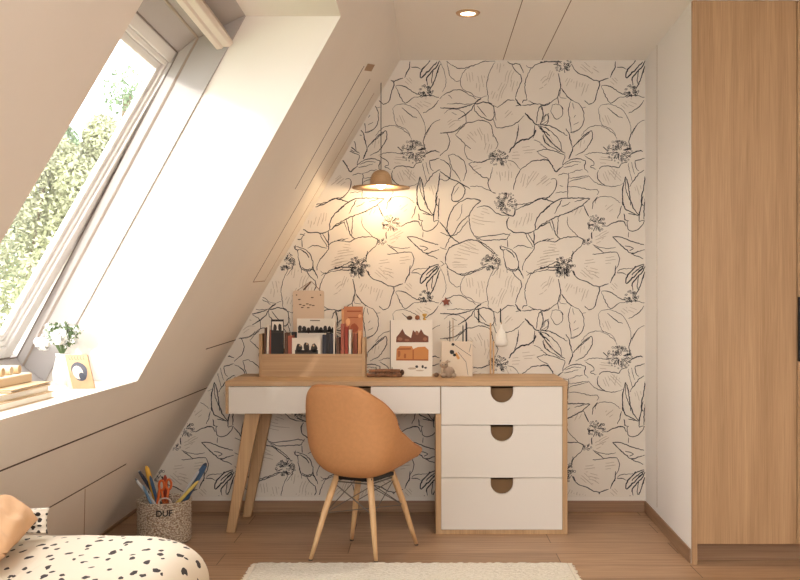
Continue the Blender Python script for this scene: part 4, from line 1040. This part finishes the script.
pr += [(BR, BH - .004), (BR - .004, BH), (BR - .009, BH - .003), (BR - .010, BH - .02), (BR - .012, .014), (0, .014)]
m = MB(); m.lathe(pr, (bx, by, 0), 56); m.build('basket_body', BM, bk, smooth=True)
m = MB(); m.tube([(bx + BR * .985 * math.cos(a), by + BR * .985 * math.sin(a), BH) for a in [k * PI / 24 for k in range(49)]], .0055, 6); m.build('rim', BM, bk, smooth=True)
lt_ = text_mesh('lettering', 'DUF', .038, DARKC, bk, Matrix.Identity(4), .0015)
for v in lt_.data.vertices:                   # wrap the letters round the basket
    a_ = v.co.x / BR + .26; r_ = BR + .0045 + v.co.z; v.co = Vector((r_ * math.sin(a_), -r_ * math.cos(a_), BH - .040 + v.co.y))
SBK = F / by
def pen(px0, py0, px1, py1, rr, col, label, name='coloured_pen', tip=None, dy=0):
    """from the visible top down into the basket, each pen in its own upright plane"""
    a = Vector(((px0 - VX) / SBK, by + dy, EYE - (py0 - VY) / SBK)); b = Vector(((px1 - VX) / SBK, by + dy, EYE - (py1 - VY) / SBK)); d = (b - a).normalized()
    e = b + d * min((b.z - .03) / -d.z, .16); lim = math.sqrt((BR - .028) ** 2 - dy * dy); e.x = max(bx - lim, min(bx + lim, e.x))
    rr *= 1.25
    t2 = thing(name, label, 'pen', e, 0, 'coloured pens in the woven basket')
    mm = MB()
    mm.tube([e, e + (a - e) * .9, a], [rr, rr, rr * .8], 10); mm.build('barrel', col, t2, smooth=False)
    mm = MB(); mm.tube([a + (e - a) * .0, a - (e - a).normalized() * .012], [rr * .8, rr * .3], 10); mm.build('cap', tip or col, t2)
BLUE = C('pen_blue', (58, 88, 122), .4); DBL = C('pen_midnight', (46, 56, 78), .4); SIL = C('pen_silver', (196, 196, 200), .3); YEL = C('pen_yellow', (226, 172, 62), .4); ORG_ = C('pen_orange', (214, 102, 44), .4); RED = C('pen_red', (160, 60, 40), .4); LYEL = C('pen_lemon', (222, 200, 110), .5); GRN = C('pen_teal', (70, 110, 120), .4)
pen(135, 474, 152, 500, .0065, DBL, 'dark blue pen with silver cap, leftmost in the basket', tip=SIL, dy=0.068)
pen(139, 479, 155, 500, .006, SIL, 'silver pen right of the leftmost dark blue one in the basket', tip=DBL, dy=-0.034)
pen(144, 470, 152, 498, .010, YEL, 'thick amber marker in the left of the basket', dy=0.047)
pen(151, 478, 157, 500, .0065, BLUE, 'blue pen between the amber marker and the orange scissors', dy=-0.004)
pen(149, 484, 156, 500, .005, C('pen_sky', (94, 132, 164), .4), 'slim sky-blue pen leaning in front of the blue one', dy=-0.082)
pen(160, 481, 161, 500, .009, RED, 'red-brown marker in the middle of the basket', dy=0.09)
pen(165, 484, 163, 500, .005, ORG_, 'short orange pencil between the scissor handles in the basket', dy=-0.094)
pen(204, 466, 184, 500, .0115, BLUE, 'thick blue marker leaning to the right, tallest in the basket', tip=DBL, dy=0.0195)
pen(200, 471, 181, 500, .0055, SIL, 'silver pen lying along the tallest blue marker', dy=-0.05)
pen(200, 480, 181, 500, .0065, LYEL, 'pale yellow pencil leaning to the right edge of the basket', dy=-0.066)
# scissors
ax, az = (166 - VX) / SBK, EYE - (500 - VY) / SBK
sc1 = thing('scissors', 'orange-handled scissors standing handles up in the woven basket', 'scissors', (ax, by, .06))
m = MB()
for sx, h_ in ((-.016, .085), (.018, .09)):
    ctr = Vector((ax + sx, by - .019, az + h_ - .012)); pts = [ctr + Vector((.0125 * math.cos(a), 0, .024 * math.sin(a))) for a in [k * PI / 8 for k in range(17)]]; m.tube(pts, .006, 8)
    m.tube([ctr - Vector((0, 0, .02)), Vector((ax + sx * .3, by - .019, az - .02))], .0065, 8)
m.build('handles', ORG_, sc1, smooth=True)
m = MB(); m.box(ax - .012, ax - .001, by - .020, by - .018, .06, az - .01); m.box(ax + .001, ax + .012, by - .0185, by - .0155, .06, az - .01); m.build('blades', SIL, sc1)
# small glasses-like ring (magnifier)
gx_, gz_ = (171 - VX) / SBK, EYE - (500 - VY) / SBK
mg = thing('magnifying_glass', 'pale ringed magnifying glass poking out of the basket front', 'magnifier', (gx_, by - .105, .1))
m = MB(); m.tube([(gx_ + .03 * math.cos(a), by - .105, gz_ + .005 + .026 * math.sin(a)) for a in [k * PI / 12 for k in range(25)]], .0035, 8); m.tube([(gx_ - .006, by - .105, gz_ - .02), (gx_ - .02, by - .105, .1)], .004, 8); m.build('ring', C('ring_pale', (206, 186, 176), .3), mg, smooth=True)
m = MB(); m.tube([(gx_, by - .1055, gz_ + .005), (gx_, by - .1045, gz_ + .005)], .0275, 24); m.build('lens', GLASS, mg)

# ------------------------------------------------------------------ recess sill: books, frame, flowers
SILL = ZS
def Ps(px, py, z): D = (EYE - z) * F / (py - VY); return P(px, py, D)
PBK = C('pale_book_wood', (204, 172, 132)); PBK2 = C('pale_book_cream', (218, 196, 164)); PBK3 = C('pale_book_tan', (192, 156, 112)); PGS = C('page_cream', (246, 238, 222))
def flatbook(x0, x1, y0, y1, z0, z1, cover, label, rot=0):
    cx_, cy_ = (x0 + x1) / 2, (y0 + y1) / 2; t2 = thing('book', label, 'book', (cx_, cy_, z0), rot, 'pale books stacked on the window sill')
    hx_, hy_ = (x1 - x0) / 2, (y1 - y0) / 2; h = z1 - z0; c = .003
    mm = MB(); mm.box(-hx_, hx_, -hy_, hy_, 0, c); mm.box(-hx_, hx_, -hy_, hy_, h - c, h); mm.box(-hx_, -hx_ + c, -hy_, hy_, c, h - c); mm.build('cover', cover, t2, local=True, bev=.0012)
    mm = MB(); mm.box(-hx_ + c, hx_ - .005, -hy_ + .005, hy_ - .005, c, h - c); mm.build('pages', PGS, t2, local=True)
flatbook(-1.37, -1.155, 2.36, 2.96, SILL, SILL + .022, PBK, 'pale tan book at the bottom of the stack on the sill', .0)
flatbook(-1.375, -1.165, 2.38, 2.945, SILL + .022, SILL + .042, PBK2, 'cream book lying second from the bottom of the sill stack', -.02)
flatbook(-1.37, -1.16, 2.66, 2.95, SILL + .042, SILL + .052, PBK3, 'thin tan booklet under the wooden tray on the sill stack', .02)
zt3 = SILL + .052
tr = thing('wooden_tray', 'pale wooden box of rolled blocks topping the stack on the sill', 'box', (-1.30, 2.80, zt3))
m = MB(); m.box(-1.375, -1.215, 2.66, 2.94, zt3, zt3 + .028); m.build('tray_base', PBK2, tr, bev=.004)
for k in range(4):
    m = MB(); y = 2.70 + k * .056; m.tube([(-1.365, y + .026, zt3 + .0405), (-1.235, y + .026, zt3 + .0405)], .0135, 12); m.build('block', PBK if k % 2 else PBK2, tr, smooth=False)
# easel photo frame
A = Ps(78, 388.6, SILL); Bp = Ps(98.5, 386.5, SILL)
ang = math.atan2(Bp.y - A.y, Bp.x - A.x); Wf = .075
A = Vector((-1.225, 3.27, SILL)); 
fr = thing('easel_picture', 'wooden easel frame with a dark round portrait on the window sill', 'photo frame', (-1.205, 3.25, SILL), 0)
U = Vector((.94, .1, 0)).normalized(); lean = Vector((-.035, .02, .118)); Vv = lean.normalized(); N = U.cross(Vv).normalized()
if N.y > 0: N = -N
O = Vector((-1.205, 3.25, SILL + .001)); Hf = .122; Wf = .074
m = MB(); m.prism([(0, 0), (Wf, 0), (Wf, Hf), (0, Hf)], O, U, Vv, -N, .012); m.build('board', mat('frame_wood', srgb(186, 146, 106), .6, noise_amt=.08, nscale=30), fr, bev=.001)
m = MB(); m.prism([(0, 0), (.014, 0), (.014, Hf), (0, Hf)], O - U * .0145, U, Vv, -N, .013); m.build('side_edge', PBK2, fr)
q1 = O - U * .014 - N * .012; m = MB(); topc = O + Vv * Hf * .96 - N * .013; m.loft([topc, topc + U * .03, q1 + Vector((-.03, .055, 0)) + U * .03, q1 + Vector((-.03, .055, 0))], [v + N * .003 for v in (topc, topc + U * .03, q1 + Vector((-.03, .055, 0)) + U * .03, q1 + Vector((-.03, .055, 0)))]); m.build('easel_leg', PBK2, fr)
fm = MB()
def fq(poly, mm, d=.0006): mm.prism(poly, O + N * .0002, U, Vv, N, d)
fq([(Wf * .48 + .026 * math.cos(a) * (1 + .08 * math.sin(3 * a)), Hf * .50 + .034 * math.sin(a)) for a in [k * PI / 10 for k in range(20)]], fm); fm.build('portrait_hair', C('portrait_dark', (70, 68, 76)), fr)
fm = MB(); fq([(Wf * .40 + .0175 * math.cos(a), Hf * .47 + .024 * math.sin(a)) for a in [k * PI / 8 for k in range(16)]], fm, .0012); fm.build('portrait_face', C('portrait_pale', (216, 192, 176)), fr)
fm = MB(); fq([(Wf * .55 + .010 * math.cos(a), Hf * .36 + .014 * math.sin(a)) for a in [k * PI / 6 for k in range(12)]], fm, .0018); fm.build('portrait_shadow', C('portrait_navy', (56, 56, 66)), fr)
fm = MB()
for k, wd in enumerate((.006, .005, .007, .005, .006, .004)): x = .010 + k * .0095; fq([(x, .104), (x + wd, .104), (x + wd, .106), (x, .106)], fm); fq([(x, .106), (x + .0016, .106), (x + .0016, .113), (x, .113)], fm); fq([(x, .113), (x + wd * (.5 + .5 * (k % 2)), .113), (x + wd * (.5 + .5 * (k % 2)), .115), (x, .115)], fm)
fm.build('lettering', C('frame_ink', (120, 90, 76)), fr)
# flowers in vase
vx, vy = (62 - VX) * 3.42 / F, 3.42
vs = thing('flower_vase', 'white vase with a bunch of white flowers behind the photo frame', 'vase', (vx, vy, SILL))
m = MB(); m.lathe([(0, 0), (.026, 0), (.032, .02), (.033, .05), (.024, .085), (.020, .10), (.024, .112), (.021, .112), (.017, .10), (.02, .085), (0, .05)], (vx, vy, SILL), 28); m.build('vase_body', mat('white_ceramic', srgb(238, 232, 224), .3), vs, smooth=True)
r = random.Random(7); cz0 = SILL + .185
m = MB(); g = MB(); fl = MB()
def flower(mm, c, R_, n_):
    for k in range(n_):
        d = Vector((r.gauss(0, 1), r.gauss(0, 1), r.gauss(0, 1))).normalized(); q = c + d * R_ * r.uniform(.3, 1); e = d.orthogonal().normalized(); f_ = d.cross(e); s_ = R_ * .42
        mm.face([q - e * s_, q - f_ * s_ + d * s_ * .3, q + e * s_, q + f_ * s_ + d * s_ * .3])
for k in range(46):
    d = Vector((r.gauss(0, 1), r.gauss(0, .9), r.gauss(.15, .75))).normalized(); c = Vector((vx, vy, cz0)) + Vector((d.x * .072, d.y * .055, d.z * .06)) * r.uniform(.5, 1)
    m.tube([Vector((vx, vy, SILL + .10)), (Vector((vx, vy, SILL + .10)) + c) / 2 + Vector((0, 0, .012)), c], .0011, 4)
    flower(fl, c, r.uniform(.009, .014), 14)
    for q in range(7):
        a = Vector((r.gauss(0, 1), r.gauss(0, 1), r.gauss(0, 1))).normalized(); e = a.orthogonal().normalized(); p_ = c * .8 + Vector((vx, vy, cz0)) * .2 + a * .014; s_ = .010; g.face([p_ - a * s_, p_ + e * s_ * .45, p_ + a * s_, p_ - e * s_ * .45])
for c in (Vector((vx + .012, vy - .055, cz0 - .012)), Vector((vx - .062, vy - .02, cz0 - .035))): flower(fl, c, .027, 90)
m.build('stems', C('stem_green', (96, 116, 70)), vs); g.build('leaves', C('leaf_green', (104, 124, 80)), vs); fl.build('blossoms', C('petal_white', (244, 242, 236)), vs)

# ------------------------------------------------------------------ bed
bed = thing('bed', 'low bed with a cream duvet dotted in black at lower left', 'bed', (-.85, 1.2, 0))
def spot_mat():
    m_ = bpy.data.materials.new('dotted_duvet'); m_.use_nodes = True; nt = m_.node_tree; b_ = nt.nodes['Principled BSDF']; L = nt.links.new
    tc = nt.nodes.new('ShaderNodeTexCoord'); mp = nt.nodes.new('ShaderNodeMapping'); mp.inputs['Scale'].default_value = (1, .55, 1); mp.inputs['Rotation'].default_value = (0, 0, .15); L(tc.outputs['Object'], mp.inputs[0])
    ns = nt.nodes.new('ShaderNodeTexNoise'); ns.inputs['Scale'].default_value = 40; L(mp.outputs[0], ns.inputs['Vector'])
    ad = nt.nodes.new('ShaderNodeMix'); ad.data_type = 'RGBA'; ad.blend_type = 'LINEAR_LIGHT'; ad.inputs[0].default_value = .012; L(mp.outputs[0], ad.inputs[6]); L(ns.outputs['Color'], ad.inputs[7])
    vo = nt.nodes.new('ShaderNodeTexVoronoi'); vo.voronoi_dimensions = '2D'; vo.inputs['Scale'].default_value = 26; vo.inputs['Randomness'].default_value = .85; L(ad.outputs[2], vo.inputs['Vector'])
    sep = nt.nodes.new('ShaderNodeSeparateColor'); L(vo.outputs['Color'], sep.inputs[0])
    th = nt.nodes.new('ShaderNodeMath'); th.operation = 'MULTIPLY_ADD'; L(sep.outputs[0], th.inputs[0]); th.inputs[1].default_value = .14; th.inputs[2].default_value = .09
    lt = nt.nodes.new('ShaderNodeMath'); lt.operation = 'LESS_THAN'; L(vo.outputs['Distance'], lt.inputs[0]); L(th.outputs[0], lt.inputs[1])
    mc = nt.nodes.new('ShaderNodeMix'); mc.data_type = 'RGBA'; L(lt.outputs[0], mc.inputs[0]); mc.inputs[6].default_value = srgb(218, 203, 182); mc.inputs[7].default_value = srgb(52, 42, 40)
    L(mc.outputs[2], b_.inputs['Base Color']); b_.inputs['Roughness'].default_value = .9; return m_
m = MB(); m.box(-1.25, -.60, -.85, 2.48, .0, .20); m.build('bed_frame', OAK_X, bed, bev=.005)
m = MB(); m.box(-1.22, -.61, -.82, 2.46, .20, .42); m.build('mattress', mat('mattress_white', srgb(236, 228, 216), .9), bed, bev=.03)
bx0, bx1, by0, by1 = -1.235, -.555, -.9, 2.60
ccx, ccy, hx_, hy_ = (bx0 + bx1) / 2, (by0 + by1) / 2, (bx1 - bx0) / 2, (by1 - by0) / 2; RC = .16; RZ = .10
m = MB(); rows = []; NA = 180
def rr_boundary(k):
    # point on rounded rectangle by perimeter fraction
    segs = [('l', (hx_, -hy_ + RC), (hx_, hy_ - RC)), ('c', (hx_ - RC, hy_ - RC), 0), ('l', (hx_ - RC, hy_), (-hx_ + RC, hy_)), ('c', (-hx_ + RC, hy_ - RC), 90), ('l', (-hx_, hy_ - RC), (-hx_, -hy_ + RC)), ('c', (-hx_ + RC, -hy_ + RC), 180), ('l', (-hx_ + RC, -hy_), (hx_ - RC, -hy_)), ('c', (hx_ - RC, -hy_ + RC), 270)]
    Ls_ = [math.dist(s[1], s[2]) if s[0] == 'l' else RC * PI / 2 for s in segs]; t = k * sum(Ls_)
    for s, L in zip(segs, Ls_):
        if t <= L + 1e-9:
            if s[0] == 'l': u = t / L; return Vector((s[1][0] + (s[2][0] - s[1][0]) * u, s[1][1] + (s[2][1] - s[1][1]) * u))
            a = math.radians(s[2]) + t / RC; return Vector((s[1][0] + RC * math.cos(a), s[1][1] + RC * math.sin(a)))
        t -= L
    return Vector((hx_, -hy_ + RC))
# inset rings measured in metres from the hem
insets = [(0, -.26), (0, -.18), (.002, -.12)] + [(RZ * (1 - math.sin(a)), -RZ + RZ * math.cos(PI / 2 - a) * 1.0) for a in []]
ring_spec = [(0.0, .20), (0.0, .26), (.0, .34)] + [(RZ * (1 - math.cos(a)), .425 + .10 * math.sin(a)) for a in [k * PI / 12 for k in range(7)]] + [(.16, .533), (.22, .538), (.27, .542), (.32, .542)]
for ins, z in ring_spec:
    row = []
    for k in range(NA + 1):
        b_ = rr_boundary((k % NA) / NA)
        sx = (hx_ - ins) / hx_; sy = (hy_ - ins) / hy_
        p = Vector((ccx + b_.x * sx, ccy + b_.y * sy, z))
        nz = noise.noise(Vector((p.x * 5, p.y * 5, 1))) * .010 + noise.noise(Vector((p.x * 14, p.y * 14, 3))) * .003
        if z < .42:
            out = noise.noise(Vector((p.x * 9, p.y * 9, 0))) * .016 * (1 if z < .35 else .5); p += Vector((b_.x / hx_, b_.y / hy_, 0)) * out * .5
        p.z += nz; row.append(p)
    rows.append(row)
# extra cross-width fill rings down to a spine
rows.append([Vector((ccx + (p.x - ccx) * .3, p.y, p.z)) for p in rows[-1]])
m.grid(rows)
# spine strip closing
bmesh.ops.remove_doubles(m.bm, verts=m.bm.verts[:], dist=.0005)
bnd = [e for e in m.bm.edges if e.is_boundary and all(v.co.z > .45 for v in e.verts)]
bmesh.ops.holes_fill(m.bm, edges=bnd, sides=0)
o = m.build('duvet', spot_mat(), bed, smooth=True); o.modifiers.new('sub', 'SUBSURF').levels = 1
# cushions
def cushion(name, label, ctr, size, thick, rot, mt):
    mm = MB(); n = 20; top = []; bot = []
    for i in range(n + 1):
        rt, rb = [], []
        for j in range(n + 1):
            u, v = -1 + 2 * i / n, -1 + 2 * j / n
            h = ((1 - abs(u) ** 2.6) * (1 - abs(v) ** 2.6)) ** .45 if abs(u) < 1 and abs(v) < 1 else 0
            pin = 1 - .06 * (1 - abs(u) ** 2) * abs(v) ** 3; pin2 = 1 - .06 * (1 - abs(v) ** 2) * abs(u) ** 3
            wr = noise.noise(Vector((u * 2.5, v * 2.5, ctr[0]))) * .018 * min(1, h * 2)
            rt.append(Vector((u * size[0] / 2 * pin2, v * size[1] / 2 * pin, h * thick / 2 + wr))); rb.append(Vector((u * size[0] / 2 * pin2, v * size[1] / 2 * pin, -h * thick / 2 + wr * .3)))
        top.append(rt); bot.append(rb)
    mm.grid(top); mm.grid(bot); bmesh.ops.remove_doubles(mm.bm, verts=mm.bm.verts[:], dist=.0008)
    R_ = Matrix.Rotation(rot[2], 4, 'Z') @ Matrix.Rotation(rot[1], 4, 'Y') @ Matrix.Rotation(rot[0], 4, 'X')
    for v in mm.bm.verts: v.co = R_ @ v.co + Vector(ctr)
    zmin = min(v.co.z for v in mm.bm.verts); bmesh.ops.translate(mm.bm, verts=mm.bm.verts[:], vec=(0, 0, .555 - zmin)); zmin = .555
    o_ = mm.build(name, mt, base=(ctr[0], ctr[1], zmin), smooth=True); tag(o_, label, 'cushion'); return o_
cushion('cushion', 'peach linen cushion slumped on the dotted duvet', (-1.04, 2.22, .612), (.20, .30), .115, (math.radians(2), math.radians(17), math.radians(10)), mat('peach_linen', srgb(216, 172, 132), .9, noise_amt=.06, nscale=12, bump=.3, bscale=60))
def check_mat():
    m_ = bpy.data.materials.new('dashed_black_white'); m_.use_nodes = True; nt = m_.node_tree; b_ = nt.nodes['Principled BSDF']; L = nt.links.new
    tc = nt.nodes.new('ShaderNodeTexCoord'); vo = nt.nodes.new('ShaderNodeTexVoronoi'); vo.inputs['Scale'].default_value = 62; vo.inputs['Randomness'].default_value = .35; L(tc.outputs['Object'], vo.inputs['Vector'])
    lt = nt.nodes.new('ShaderNodeMath'); lt.operation = 'LESS_THAN'; L(vo.outputs['Distance'], lt.inputs[0]); lt.inputs[1].default_value = .40
    mc = nt.nodes.new('ShaderNodeMix'); mc.data_type = 'RGBA'; L(lt.outputs[0], mc.inputs[0]); mc.inputs[6].default_value = srgb(232, 222, 208); mc.inputs[7].default_value = srgb(50, 44, 42)
    L(mc.outputs[2], b_.inputs['Base Color']); b_.inputs['Roughness'].default_value = .9; return m_
cushion('cushion', 'small black and white patterned cushion behind the peach one', (-1.045, 2.42, .560), (.17, .065), .05, (math.radians(78), 0, math.radians(4)), check_mat())
